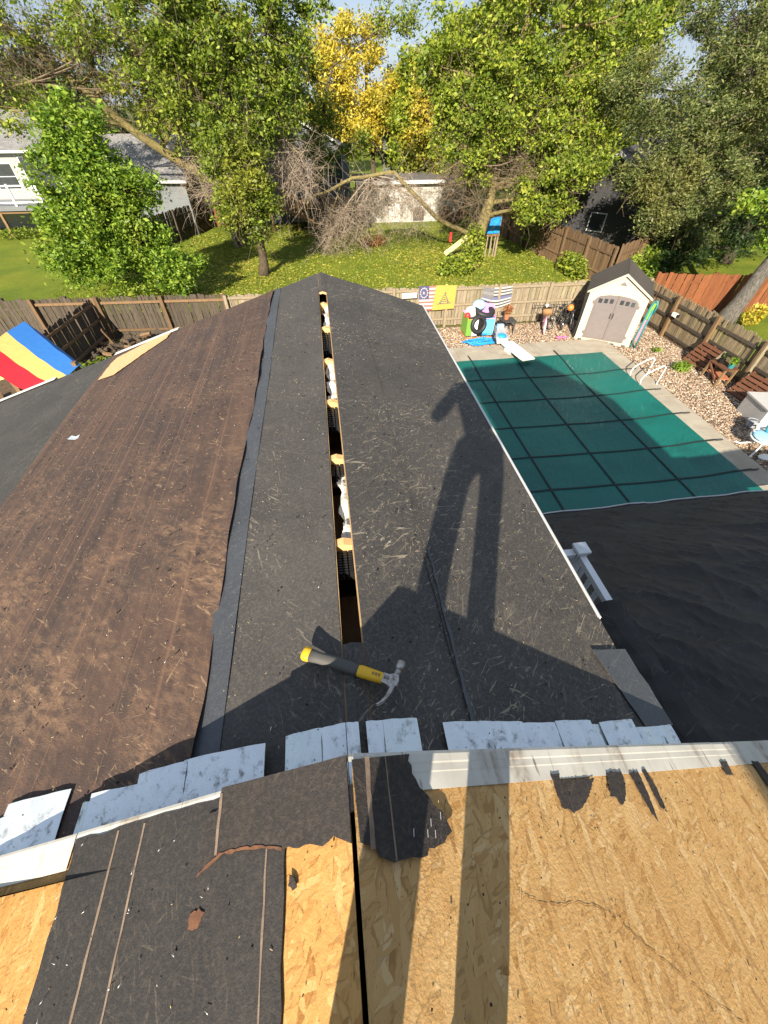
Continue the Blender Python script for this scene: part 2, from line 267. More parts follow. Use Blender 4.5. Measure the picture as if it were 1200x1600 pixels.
for k, c, r_ in (('red cloth', (.62, .02, .035), .7), ('yellow cloth', (.85, .56, .16), .7), ('blue cloth', (.035, .19, .56), .7), ('pale blue', (.35, .6, .8), .5), ('bright blue', (.02, .28, .75), .4), ('sky blue', (.12, .48, .85), .45),
                 ('purple', (.55, .25, .62), .5), ('lime', (.16, .32, .05), .5), ('pink', (.55, .2, .28), .5), ('pale pink', (.85, .58, .64), .4), ('hot pink', (.8, .15, .32), .5), ('teal', (.03, .22, .24), .45), ('turquoise', (.08, .62, .68), .35),
                 ('red plastic', (.7, .04, .04), .4), ('orange', (.7, .22, .05), .5), ('wicker', (.30, .16, .07), .8), ('shed cream', (.50, .46, .35), .55), ('shed taupe', (.17, .145, .14), .55), ('shed roof', (.06, .052, .046), .7),
                 ('dark metal', (.05, .05, .052), .5), ('grey plastic', (.30, .31, .33), .5), ('white glossy', (.82, .82, .80), .35), ('hammer yellow', (.78, .45, .02), .45), ('hammer grip', (.09, .085, .078), .75), ('slide yellow', (.72, .66, .30), .5),
                 ('navy', (.075, .075, .16), .8), ('flag red', (.36, .13, .11), .8), ('flag white', (.45, .43, .41), .8), ('flag yellow', (.42, .31, .065), .8), ('flag dark', (.10, .10, .09), .8), ('flag black', (.07, .07, .075), .8), ('flag blue', (.13, .14, .24), .8),
                 ('pot clay', (.42, .16, .08), .8), ('denim', (.05, .07, .12), .85), ('jacket', (.07, .07, .075), .85), ('skin', (.52, .33, .24), .6), ('hair', (.07, .045, .03), .7), ('boot', (.10, .065, .04), .7), ('grey stone', (.46, .45, .43), .8)):
    plain(k, c, r_)
M['chrome'] = mat('polished rail', (.75, .75, .74), (.68, .68, .67), 6., .22, 1., .5, 0)
M['hammer_steel'] = mat('worn hammer steel', (.50, .49, .47), (.34, .32, .29), 45., .42, .7, .5, .15, .002, dirt=((.22, .15, .09), 70.))

# ------------------------------------------------------------------ mesh helpers
ORG = {}
def tagp(o, label=None, cat=None, group=None, kind=None):
    for k, v in (('label', label), ('category', cat), ('group', group), ('kind', kind)):
        if v: o[k] = v
    return o
def thing(name, loc, label, cat, group=None):
    o = bpy.data.objects.new(name, None); COL.objects.link(o); o.location = loc; o.empty_display_size = .2; ORG[o] = Vector(loc)
    return tagp(o, label, cat, group)
class MB:
    def __init__(s): s.v = []; s.f = []
    def add(s, vs, fs):
        k = len(s.v); s.v += [Vector(p) for p in vs]; s.f += [tuple(i+k for i in f) for f in fs]; return s
    def box(s, c, sz, rz=0., Mx=None, taper=1.):
        x, y, z = (q/2 for q in sz); vs = [Vector((i*x*(taper if k > 0 else 1), j*y*(taper if k > 0 else 1), k*z)) for k in (-1, 1) for j in (-1, 1) for i in (-1, 1)]
        Rm = Mx if Mx is not None else Matrix.Rotation(rz, 3, 'Z'); c = Vector(c)
        return s.add([Rm@p+c for p in vs], [(0, 2, 3, 1), (4, 5, 7, 6), (0, 1, 5, 4), (2, 6, 7, 3), (0, 4, 6, 2), (1, 3, 7, 5)])
    def beam(s, a, b, wd, ht, up=(0, 0, 1)):
        a, b = Vector(a), Vector(b); d = (b-a); L = d.length; d.normalize(); up = Vector(up)
        x = d.cross(up); x = x.normalized() if x.length > 1e-4 else Vector((1, 0, 0)); u = x.cross(d).normalized()
        return s.box((a+b)/2, (wd, L, ht), Mx=Matrix((x, d, u)).transposed())
    def tube(s, pts, rad, seg=8, cap=True):
        pts = [Vector(p) for p in pts]; n = len(pts); rad = [rad]*n if isinstance(rad, (int, float)) else rad; k0 = len(s.v); ref = None
        for i, p in enumerate(pts):
            d = (pts[min(i+1, n-1)]-pts[max(i-1, 0)]); d = d.normalized() if d.length > 1e-9 else Vector((0, 0, 1))
            if ref is None: ref = d.orthogonal().normalized()
            ref = (ref-d*ref.dot(d)); ref = ref.normalized() if ref.length > 1e-6 else d.orthogonal().normalized(); q = d.cross(ref)
            for j in range(seg):
                a = 2*math.pi*j/seg; s.v.append(p+(ref*math.cos(a)+q*math.sin(a))*rad[i])
        for i in range(n-1):
            for j in range(seg):
                a = k0+i*seg+j; b = k0+i*seg+(j+1) % seg; s.f.append((a, b, b+seg, a+seg))
        if cap: s.f.append(tuple(k0+j for j in reversed(range(seg)))); s.f.append(tuple(k0+(n-1)*seg+j for j in range(seg)))
        return s
    def torus(s, c, R_, r_, axis=(0, 0, 1), seg=24, rs=8, sq=1.):
        ax = Vector(axis).normalized(); u = ax.orthogonal().normalized(); v = ax.cross(u); k0 = len(s.v); c = Vector(c)
        for i in range(seg):
            a = 2*math.pi*i/seg; d = u*math.cos(a)+v*math.sin(a)
            for j in range(rs):
                b = 2*math.pi*j/rs; s.v.append(c+d*(R_+r_*math.cos(b))+ax*(r_*sq*math.sin(b)))
        for i in range(seg):
            for j in range(rs): s.f.append((k0+i*rs+j, k0+((i+1) % seg)*rs+j, k0+((i+1) % seg)*rs+(j+1) % rs, k0+i*rs+(j+1) % rs))
        return s
    def ball(s, c, r_, nu=14, nv=9):
        c = Vector(c); r_ = Vector((r_,)*3) if isinstance(r_, (int, float)) else Vector(r_); k0 = len(s.v)
        for i in range(nv+1):
            t = math.pi*i/nv
            for j in range(nu):
                a = 2*math.pi*j/nu; s.v.append(c+Vector((r_.x*math.sin(t)*math.cos(a), r_.y*math.sin(t)*math.sin(a), r_.z*math.cos(t))))
        for i in range(nv):
            for j in range(nu): s.f.append((k0+i*nu+j, k0+(i+1)*nu+j, k0+(i+1)*nu+(j+1) % nu, k0+i*nu+(j+1) % nu))
        return s
    def prism(s, poly, vec):                       # planar polygon pushed along vec
        n = len(poly); vec = Vector(vec); a = [Vector(p) for p in poly]
        return s.add(a+[p+vec for p in a], [tuple(range(n))[::-1], tuple(range(n, 2*n))]+[(i, (i+1) % n, n+(i+1) % n, n+i) for i in range(n)])
    def xf(s, Mx): s.v = [Mx@p for p in s.v]; return s
    def build(s, name, m, parent=None, smooth=False, fixn=True, origin=None):
        me = bpy.data.meshes.new(name); lo = Vector((min(p.x for p in s.v), min(p.y for p in s.v), min(p.z for p in s.v))); hi = Vector((max(p.x for p in s.v), max(p.y for p in s.v), 0))
        o_ = Vector(origin) if origin is not None else Vector(((lo.x+hi.x)/2, (lo.y+hi.y)/2, lo.z))
        me.from_pydata([p-o_ for p in s.v], [], s.f)
        if fixn:
            bm = bmesh.new(); bm.from_mesh(me); bmesh.ops.recalc_face_normals(bm, faces=bm.faces); bm.to_mesh(me); bm.free()
        if smooth: me.polygons.foreach_set('use_smooth', [True]*len(me.polygons))
        me.materials.append(M[m] if isinstance(m, str) else m); ob = bpy.data.objects.new(name, me); COL.objects.link(ob)
        return place(ob, o_, parent)
def place(ob, wloc, parent=None):
    wloc = Vector(wloc); ORG[ob] = wloc
    if parent is not None: ob.parent = parent; ob.location = wloc-ORG[parent]
    else: ob.location = wloc
    return ob
def inst(name, me, parent, loc, rz=0., sc=(1, 1, 1), eul=None):
    o = bpy.data.objects.new(name, me); COL.objects.link(o); place(o, loc, parent); o.rotation_euler = eul or (0, 0, rz); o.scale = sc; return o
def mesh_of(mb, name, m, smooth=False):
    o = mb.build(name, m, smooth=smooth, origin=(0, 0, 0)); me = o.data; bpy.data.objects.remove(o); return me
def npmesh(name, V, F, m, parent=None, kind=None, smooth=False):
    V = np.asarray(V, dtype=np.float32); F = np.asarray(F, dtype=np.int32); o_ = np.array([V[:, 0].mean(), V[:, 1].mean(), V[:, 2].min()], dtype=np.float32)
    me = bpy.data.meshes.new(name); me.vertices.add(len(V)); me.vertices.foreach_set('co', (V-o_).ravel()); k = F.shape[1]
    me.loops.add(F.size); me.loops.foreach_set('vertex_index', F.ravel()); me.polygons.add(len(F)); me.polygons.foreach_set('loop_start', np.arange(len(F), dtype=np.int32)*k)
    me.update(calc_edges=True); me.validate()
    if smooth: me.polygons.foreach_set('use_smooth', np.ones(len(F), dtype=bool))
    me.materials.append(M[m] if isinstance(m, str) else m); ob = bpy.data.objects.new(name, me); COL.objects.link(ob); place(ob, Vector(o_.tolist()), parent)
    return tagp(ob, kind=kind)
def rag(pts, step, amp, keep=()):
    out = []; n = len(pts)
    for i in range(n):
        a, b = Vector(pts[i]), Vector(pts[(i+1) % n]); L = (b-a).length; k = 1 if i in keep else max(1, int(L/step)); d = (b-a).normalized()
        for j in range(k):
            p = a+(b-a)*(j/k)
            if j: p = p+Vector((-d.y, d.x, 0))*random.gauss(0, amp)+d*random.gauss(0, amp*.5)
            out.append(p)
    return out
def sheet(name, pts, pl, off, th, m, parent, step=.02, amp=0., keep=()):
    if amp: pts = rag(pts, step, amp, keep)
    P = [Vector((p[0], p[1], zp(pl, p[0]))) for p in pts]; n = nrm(pl); mb = MB().prism([p+n*off for p in P], n*th)
    o = mb.build(name, m, parent); bm = bmesh.new(); bm.from_mesh(o.data); bmesh.ops.triangulate(bm, faces=[f for f in bm.faces if len(f.verts) > 4], ngon_method='EAR_CLIP'); bmesh.ops.recalc_face_normals(bm, faces=bm.faces); bm.to_mesh(o.data); bm.free(); return o
def gridsheet(name, xs, ys, zf, m, parent, th=.004, xf=None, kind=None):
    nx, ny = len(xs), len(ys); mb = MB(); top = []
    for j, y in enumerate(ys):
        for i, x in enumerate(xs):
            xx = xf(x, y, i) if xf else x; top.append(Vector((xx, y, zf(xx, y))))
    fs = [(j*nx+i, j*nx+i+1, (j+1)*nx+i+1, (j+1)*nx+i) for j in range(ny-1) for i in range(nx-1)]; mb.add(top, fs)
    k = nx*ny; mb.v += [p-Vector((0, 0, th)) for p in top]; mb.f += [tuple(q+k for q in reversed(f)) for f in fs]
    bd = [i for i in range(nx)]+[j*nx+nx-1 for j in range(1, ny)]+[(ny-1)*nx+i for i in range(nx-2, -1, -1)]+[j*nx for j in range(ny-2, 0, -1)]
    for a, b in zip(bd, bd[1:]+bd[:1]): mb.f.append((b, a, a+k, b+k))
    return mb.build(name, m, parent, smooth=False)
def lin(a, b, n): return [a+(b-a)*i/(n-1) for i in range(n)]
def struct(o): o['kind'] = 'structure'; return o
exec_after = []

# ================================================================== SETTING: ground, lawn, gravel yard, pool deck, pool
g = MB(); N = 40
struct(MB().add([(-700, -300, -.03), (700, -300, -.03), (700, 900, -.03), (-700, 900, -.03)], [(0, 1, 2, 3)]).build('ground', 'grass', fixn=False))
lawn = struct(gridsheet('back_lawn', lin(-30, 24, 55), lin(17.9, 42, 40), lambda x, y: .02+.03*math.sin(x*.9)*math.cos(y*.7)+.02*math.sin(y*1.9+x), 'grass', None, .03))
PX0, PX1, PY0, PY1 = 3.6, 10.55, 4.6, 13.85
struct(MB().add([(3.2, 3.2, .0), (14.3, 3.2, .0), (14.3, 17.5, .0), (3.2, 17.5, .0)], [(0, 1, 2, 3)]).build('gravel_yard', 'gravel', fixn=False))
struct(MB().add([(-14, 3, .004), (3.2, 3, .004), (3.2, 17.7, .004), (-14, 17.7, .004)], [(0, 1, 2, 3)]).build('side_yard_soil', 'mulch', fixn=False))
# mulch strip behind the fence
struct(gridsheet('fence_border_soil', lin(-4, 14, 40), lin(17.6, 18.7, 6), lambda x, y: .06+.02*math.sin(x*3)+.02*math.cos(y*9+x*2), 'mulch', None, .03))
# gravel stones
def stones(n, x0, x1, y0, y1, bad):
    x = rng.uniform(x0, x1, n); y = rng.uniform(y0, y1, n); k = ~bad(x, y); x, y = x[k], y[k]; n = len(x)
    s = rng.uniform(.016, .042, n); a = rng.uniform(0, 6.28, n); asp = rng.uniform(.6, 1., n); hh = rng.uniform(.45, .8, n)
    base = np.array([[1, 0, 0], [.3, .95, .1], [-.8, .55, 0], [-.8, -.6, .1], [.35, -.95, 0], [.1, .05, 1]], dtype=float); V = np.zeros((n, 6, 3))
    for i in range(6):
        jx = base[i, 0]*rng.uniform(.75, 1.2, n)*s; jy = base[i, 1]*rng.uniform(.75, 1.2, n)*s*asp
        V[:, i, 0] = x+jx*np.cos(a)-jy*np.sin(a); V[:, i, 1] = y+jx*np.sin(a)+jy*np.cos(a); V[:, i, 2] = .004+base[i, 2]*s*hh+rng.uniform(0, .014, n)
    F = np.array([[0, 1, 5], [1, 2, 5], [2, 3, 5], [3, 4, 5], [4, 0, 5]]); F = (F[None]+(np.arange(n)*6)[:, None, None]).reshape(-1, 3)
    o = npmesh('gravel', V.reshape(-1, 3), F, 'stone', kind='stuff'); return tagp(o, 'tan and brown river gravel around the covered pool', 'gravel')
stones(62000, 4.0, 14.1, 5.5, 17.35, lambda x, y: (x < 11.5) & (y < 15.2))
# concrete pool surround: slabs with joints
deck = struct(MB().add([(3.3, 4.4, .006), (11.45, 4.4, .006), (11.45, 15.2, .006), (3.3, 15.2, .006)], [(0, 1, 2, 3)]).build('pool_surround', 'mulch', fixn=False))
def slab(x0, x1, y0, y1):
    mb = MB(); c = ((x0+x1)/2, (y0+y1)/2); mb.box((c[0], c[1], .05+random.uniform(-.004, .004)), (x1-x0-.014, y1-y0-.014, .09), random.uniform(-.002, .002)); mb.build('concrete_slab', 'concrete', deck)
yy = [4.6, 6.1, 7.6, 9.1, 10.55, 12.1, 13.85]
for a, b in zip(yy, yy[1:]): slab(10.58, 11.38+random.uniform(-.02, .02), a, b)
xx_ = [3.4, 4.9, 6.5, 8.1, 9.7, 11.38]
for a, b in zip(xx_, xx_[1:]): slab(a, b, 13.87, 15.15+random.uniform(-.03, .03))
# pool water void under the cover is hidden; the cover itself:
cx = [PX1-1.76*k for k in range(0, 4)]; cyr = [12.45, 10.95, 9.45, 8.0, 6.66, 5.3]
cover = thing('pool_cover', ((PX0+PX1)/2, 9.2, .06), 'taut dark green mesh safety cover over the swimming pool', 'pool cover')
def pz(x, y):
    u = (x-PX0)/(PX1-PX0); v = (y-PY0)/(PY1-PY0); e = max(0, min(1, min(u, 1-u, v, 1-v)*7)); z = .125-.075*e*e*(3-2*e)*math.sin(math.pi*max(.02, min(.98, u)))**.5
    z -= .022*abs(math.sin(math.pi*(PX1-x)/1.76))*abs(math.sin(math.pi*(y-.3)/1.47)); return z
gridsheet('cover_fabric', lin(PX0, PX1+.06, 64), lin(PY0, PY1+.06, 80), pz, 'pool_cover', cover, .01)
for x in cx[1:]:
    mb = MB(); ys = lin(PY0, PY1+.35, 60); P = [Vector((x, y, (pz(x, min(y, PY1)) if y < PY1+.02 else .115)+.012)) for y in ys]
    for a, b in zip(P, P[1:]): mb.beam(a, b+(b-a)*.05, .055, .006)
    mb.build('strap', 'strap', cover)
for y in cyr:
    mb = MB(); xs = lin(PX0, PX1+.42, 60); P = [Vector((x, y+.05*math.sin(math.pi*(PX1-x)/3.5)*-.6, (pz(min(x, PX1), y) if x < PX1+.02 else .115)+.014)) for x in xs]
    for a, b in zip(P, P[1:]): mb.beam(a, b+(b-a)*.05, .055, .006)
    mb.build('strap', 'strap', cover)
    MB().tube([(PX1+.40, y, .12), (PX1+.52, y-.01, .125), (PX1+.62, y+.02, .11)], .022, 6).build('spring_anchor', 'dark metal', cover)
for x in cx[1:]: MB().tube([(x, PY1+.3, .12), (x-.01, PY1+.45, .125)], .022, 6).build('spring_anchor', 'dark metal', cover)

# ================================================================== THE HOUSE WE STAND ON
house = thing('house', (0, -2, 0), 'house being reroofed, two stepped gable roofs stripped to felt and strand board', 'house')
low = MB().box((0, 0, 0), (.01, .01, .01)); low.v = []; low.f = []
YF, YN = 5.10, .172        # far rake, near end of the lower roof
SX0, SX1, SY0, SY1 = -.066, .006, .64, 4.46
def deckpiece(mb, pl, x0, x1, y0, y1, th=.020):
    P = [Vector((x, y, zp(pl, x))) for x, y in ((x0, y0), (x1, y0), (x1, y1), (x0, y1))]; mb.prism([p-Vector((0, 0, th+.001)) for p in P], (0, 0, th))
deckpiece(low, LRp, SX1, 1.185, YN, YF); deckpiece(low, LLp, -8.6, SX0, YN, YF)
deckpiece(low, LRp, -.03, SX1, SY1, YF); deckpiece(low, LLp, SX0, -.03, SY1, YF); deckpiece(low, LRp, -.03, SX1, YN, SY0); deckpiece(low, LLp, SX0, -.03, YN, SY0)
lroof = low.build('lower_roof', 'osb_edge', house); lroof['label'] = 'lower gable roof covered in black and brown felt with an open ridge slot'
sub = lroof
# felt on the right slope
def wob(a): return lambda x, y, i: x
XR = lin(SX1+.001, .36, 9); 
def rip(amp, k=1.): return lambda x, y: amp*(math.sin(7.3*x*k+2.1*y)*.5+math.sin(3.1*y*k-4*x+1.3)*.5+.5*math.sin(13*y+9*x))
r1 = rip(.0022)
gridsheet('felt_sheet', lin(SX1+.006, .36, 10), lin(YN, YF, 70), lambda x, y: zp(LRp, x)+.006+r1(x, y), 'felt_new', sub, .003)
gridsheet('felt_sheet', lin(.345, 1.188, 22), lin(YN, YF, 70), lambda x, y: zp(LRp, x)+.0105+r1(x, y)+.002*(x < .36), 'felt_new', sub, .003, lambda x, y, i: x+(.005*math.sin(5*y)+.003*math.sin(17*y) if i == 0 else 0))
gridsheet('felt_sheet', lin(-.03, SX1+.002, 3), lin(SY1, YF, 8), lambda x, y: zp(LRp, x)+.0062, 'felt_new', sub, .003)
gridsheet('felt_sheet', lin(SX0, -.031, 3), lin(SY1, YF, 8), lambda x, y: zp(LLp, x)+.0062, 'felt_left', sub, .003)
gridsheet('felt_sheet', lin(-.03, SX1+.002, 3), lin(YN, SY0, 8), lambda x, y: zp(LRp, x)+.0062, 'felt_new', sub, .003)
gridsheet('felt_sheet', lin(SX0, -.031, 3), lin(YN, SY0, 8), lambda x, y: zp(LLp, x)+.0062, 'felt_left', sub, .003)
# new strip left of the slot
gridsheet('felt_sheet', lin(-.60, SX0-.005, 14), lin(YN, YF, 70), lambda x, y: zp(LLp, x)+.006+r1(x, y), 'felt_left', sub, .003)
gridsheet('membrane_strip', lin(-.615, -.505, 5), lin(YN, YF, 90), lambda x, y: zp(LLp, x)+.0105+.0015*math.sin(9*y), 'tape', sub, .002, lambda x, y, i: x+(.006*math.sin(3*y)+.004*math.sin(11*y) if i == 0 else (.003*math.sin(2.3*y+1) if i == 4 else 0)))
# old brown felt, its right edge curling up over the strip
def zb(x, y):
    e = max(0, 1-(-.60-x)/.10); return zp(LLp, x)+.013+rip(.003)(x, y)+e*e*(.010+.009*math.sin(4*y+1)+.004*math.sin(19*y))
gridsheet('felt_sheet', lin(-2.66, -1.2, 24)+lin(-1.15, -.6, 26), lin(YN, YF-.002, 110), zb, 'felt_brown', sub, .004, lambda x, y, i: x+(.008*math.sin(2.7*y)+.004*math.sin(13*y) if i == 49 else (.015*math.sin(3*y) if i == 0 else 0)))
gridsheet('felt_sheet', lin(-8.6, -2.60, 30), lin(YN, YF, 40), lambda x, y: zp(LLp, x)+.005+r1(x, y), 'synthetic', sub, .003)
# bare board showing at the far rake
sheet('bare_board', [onp(LLp, *p)[:] for p in ((156, 596), (180, 588), (222, 558), (262, 531), (274, 516), (186, 561), (176, 570))], LLp, .021, .002, 'osb_edge', sub, .03, .004)
# drip edges of the lower roof
mb = MB()
for pl_, xs in ((LRp, (1.185, 1.215)),):
    mb.add([], []); P = [(1.178, zp(LRp, 1.178)+.0145), (1.196, zp(LRp, 1.196)+.0165), (1.204, zp(LRp, 1.204)+.012), (1.206, zp(LRp, 1.2)-.07), (1.198, zp(LRp, 1.2)-.07), (1.19, zp(LRp, 1.19)-.004)]
    mb.prism([(a, .80, b) for a, b in P], (0, YF-.80+.01, 0))
mb.build('drip_edge', 'white_trim', sub)
for xa, xb in ((-2.62, -1.78), (-8.6, -3.45)):
    mb = MB(); mb.prism([(xb, YF+.006, zp(LLp, xb)+.016), (xa, YF+.006, zp(LLp, xa)+.016), (xa, YF+.006, zp(LLp, xa)-.14), (xb, YF+.006, zp(LLp, xb)-.14)], (0, .02, 0)); mb.prism([(xb, YF-.045, zp(LLp, xb)+.0215), (xa, YF-.045, zp(LLp, xa)+.0215), (xa, YF+.026, zp(LLp, xa)+.0215), (xb, YF+.026, zp(LLp, xb)+.0215)], (0, 0, .003)); mb.build('rake_trim', 'white_trim', sub)
# patch at the right near corner
pc = [onp(LRp, *p)[:] for p in ((921, 1018), (972, 1017), (1046, 1135), (1006, 1142))]
sheet('membrane_patch', pc, LRp, .017, .003, 'tape', sub, .05, .002)
sheet('membrane_strip', [(.348, .30, 0), (.362, .30, 0), (.366, 1.12, 0), (.357, 1.12, 0)], LRp, .0165, .0015, 'tape', sub, .04, .003)
# ridge slot: trusses, baffles, batt facing, brown sheathing underside
for k, y in enumerate((4.18, 3.58, 2.95, 2.35, 1.75, 1.13)):
    mb = MB()
    for pl, xs in ((LRp, (-.03, .40)), (LLp, (-.40, -.03))):
        P = [(xs[0], zp(pl, xs[0])-.016), (xs[1], zp(pl, xs[1])-.016), (xs[1], zp(pl, xs[1])-.11), (xs[0], zp(pl, xs[0])-.11)]; mb.prism([(a, y-.02+(k % 3)*.002, b) for a, b in P], (0, .042, 0))
    mb.build('truss_chord', 'wood_new', house)
for y0, y1 in ((3.24, 3.575), (2.12, 2.345), (1.64, 1.745), (.99, 1.125)):   # ribbed black vent baffles
    mb = MB(); n = 10
    for i in range(n):
        a = y0+(y1-y0)*i/n; 
        for q in range(3): mb.box((-.054+.024*q, a+.5*(y1-y0)/n, 5.56-.35*(y1-a)*.2), (.017, (y1-y0)/n*.62, .05))
    mb.box((-.03, (y0+y1)/2, 5.53), (.085, y1-y0, .015)); mb.build('vent_baffle', 'black_plastic', house)
for y0, y1, xa in ((3.62, 4.16, -.036), (2.39, 2.93, -.050), (1.17, 1.66, -.030)):                 # crumpled white batt facing
    ys = lin(y0, y1, 22); ph = random.uniform(0, 6)
    gridsheet('batt_facing', lin(xa, .05, 8), ys, lambda x, y: 5.585-.22*max(0, x+.03)+.012*math.sin(23*y+ph+30*x)+.010*math.sin(41*y)-.02*(x < xa+.02), 'paper', house, .004, lambda x, y, i: x+(.010*math.sin(31*y+ph)+.006*math.sin(67*y) if i == 0 else 0))
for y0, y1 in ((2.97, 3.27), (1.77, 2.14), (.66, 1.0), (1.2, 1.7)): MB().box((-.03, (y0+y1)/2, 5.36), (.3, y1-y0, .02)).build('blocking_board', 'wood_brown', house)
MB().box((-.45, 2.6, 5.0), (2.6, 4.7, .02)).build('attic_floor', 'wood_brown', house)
# walls of the lower wing
MB().prism([(-8.5, .2, 0), (1.07, .2, 0), (1.07, .2, 4.6), (-2.6, .2, 4.6), (-8.5, .2, 2.9)], (0, 4.8, 0)).build('wall', 'wall', house)
for pl, xa, xb in ((LRp, -.03, 1.15), (LLp, -8.5, -.03)):
    for y in (5.0,): MB().prism([(xa, y, 4.59 if xa > -5 else 2.6), (xb, y, 4.59 if xa > -5 else 2.6), (xb, y, zp(pl, xb)-.02), (xa, y, zp(pl, xa)-.02)], (0, .05, 0)).build('gable_wall', 'wall', house)
MB().box((1.10, 2.55, 4.88), (.06, 4.9, .57)).build('wall', 'wall', house)

# ---------------- upper roof
RY = .222; UY = -7.0
up = MB()
def updeck(x0, x1, pl, th=.014): deckpiece(up, pl, x0, x1, UY, RY-.02, th)
updeck(2.3, 3.0, URp); updeck(-7.0, -2.5, ULp)
uroof = up.build('upper_roof', 'osb', house); uroof['label'] = 'upper gable roof of bare strand board with torn felt'
for (x0, x1, pl, m_) in ((-.048, 1.11, URp, 'osb'), (1.113, 2.3, URp, 'osb'), (-.245, -.0585, ULp, 'osb_warm'), (-1.15, -.248, ULp, 'osb_warm'), (-2.5, -1.153, ULp, 'osb_warm')):
    for y0, y1 in ((-2.1, RY-.02), (-4.5, -2.104), (UY, -4.504)):
        q = MB(); deckpiece(q, pl, x0, x1, y0, y1); q.build('strand_board', m_, uroof)
# felt A: left field
def UL(x, y): return onp(ULp, x, y)
def UR(x, y): return onp(URp, x, y)
fa = [(-.875, RY-.012, 0), (-.205, RY-.012, 0), (-.205, -1.5, 0), (-.80, -1.5, 0)]
sheet('felt_sheet', fa, ULp, .004, .003, 'felt_up2', uroof, .05, .0025)
for (x0, x1, wd) in ((-.715, -.70, .0035), (-.625, -.615, .003), (-.25, -.248, .002)):
    sheet('lap_line', [(x0-wd, RY-.02, 0), (x0+wd, RY-.02, 0), (x1+wd, -1.4, 0), (x1-wd, -1.4, 0)], ULp, .0075, .0006, 'line', uroof, .04, .0008)
# felt B: torn strip over the ridge (left piece, right piece)
bl = [UL(*p)[:] for p in ((352, 1231), (545, 1181))]+[(-.053, RY-.010, 0)]+[(-.053, UL(552, 1318)[1], 0)]+[UL(*p)[:] for p in ((525, 1306), (508, 1322), (480, 1320), (448, 1326), (415, 1322), (380, 1326), (350, 1334), (334, 1350), (316, 1366), (322, 1330), (330, 1275), (348, 1262))]
sheet('felt_sheet', bl, ULp, .009, .003, 'felt_up', uroof, .012, .0022, keep=(0, 1, 2))
br = [(-.051, RY-.010, 0)]+[UR(*p)[:] for p in ((636, 1180), (640, 1210), (652, 1232), (672, 1258), (690, 1272), (702, 1300), (690, 1318), (666, 1326), (664, 1338), (640, 1340), (612, 1349), (590, 1340), (575, 1322), (560, 1318))]
sheet('felt_sheet', br, URp, .009, .003, 'felt_up', uroof, .012, .0022, keep=(0,))
tl = [UL(*p)[:] for p in ((446, 1329), (415, 1325), (380, 1329), (350, 1337), (334, 1353), (313, 1370), (317, 1363), (333, 1347), (349, 1332), (380, 1324), (415, 1320), (446, 1324))]; sheet('torn_edge', tl, ULp, .0125, .001, 'torn', uroof, .01, .0015)
sheet('lap_line', [UR(*p)[:] for p in ((566, 1184), (573, 1184), (583, 1328), (575, 1328))], URp, .0125, .0006, 'line', uroof, .02, .0008)
sheet('lap_line', [UR(*p)[:] for p in ((597, 1184), (599, 1184), (617, 1346), (614, 1346))], URp, .0125, .0006, 'line', uroof, .03, .0004)
sheet('lap_line', [UL(*p)[:] for p in ((350, 1240), (354, 1240), (345, 1336), (341, 1336))], ULp, .0125, .0006, 'line', uroof, .02, .0006)
# torn remnants along the right rake
for poly in (((858, 1209), (872, 1209), (872, 1222), (925, 1216), (920, 1240), (908, 1262), (898, 1268), (895, 1272), (885, 1264), (876, 1262), (868, 1240)), ((945, 1208), (968, 1206), (975, 1225), (975, 1252), (968, 1258), (960, 1246), (952, 1244)), ((981, 1208), (994, 1206), (1010, 1240), (1026, 1284), (1014, 1268)), ((1001, 1204), (1006, 1203), (1025, 1235), (1040, 1270), (1030, 1262)), ((1122, 1190), (1134, 1191), (1143, 1212), (1132, 1210)), ((1172, 1190), (1182, 1190), (1206, 1222), (1200, 1232)), ((455, 1366), (463, 1372), (466, 1386), (460, 1391), (453, 1384))):
    pl = ULp if poly[0][0] < 500 else URp
    sheet('felt_scrap', [onp(pl, *p)[:] for p in poly], pl, .0042, .0025, 'felt_up', uroof, .006, .0016)
sheet('felt_scrap', [UL(*p)[:] for p in ((302, 1428), (316, 1418), (324, 1424), (312, 1450), (298, 1452))], ULp, .0078, .002, 'torn', uroof, .006, .0015)
# brown stain line across the boards
P = [UR(*p) for p in ((820, 1398), (850, 1412), (880, 1415), (905, 1411), (935, 1418), (975, 1446), (1010, 1478), (1060, 1520), (1110, 1560), (1170, 1604))]
Q = []
for p0, p1 in zip(P, P[1:]): Q += [p0.lerp(p1, i/7)+Vector((random.gauss(0, .0012), random.gauss(0, .0012), 0)) for i in range(7)]
mb = MB()
for p0, p1 in zip(Q, Q[1:]):
    if random.random() < .12: continue
    d = (p1-p0).normalized(); s_ = Vector((-d.y, d.x, 0))*random.uniform(.0006, .0017); V = [Vector((q.x, q.y, zp(URp, q.x)+.0004)) for q in (p0-s_, p1-s_, p1+s_, p0+s_)]; mb.add(V, [(0, 1, 2, 3)])
mb.build('stain_line', 'stain', uroof)['kind'] = 'stuff'
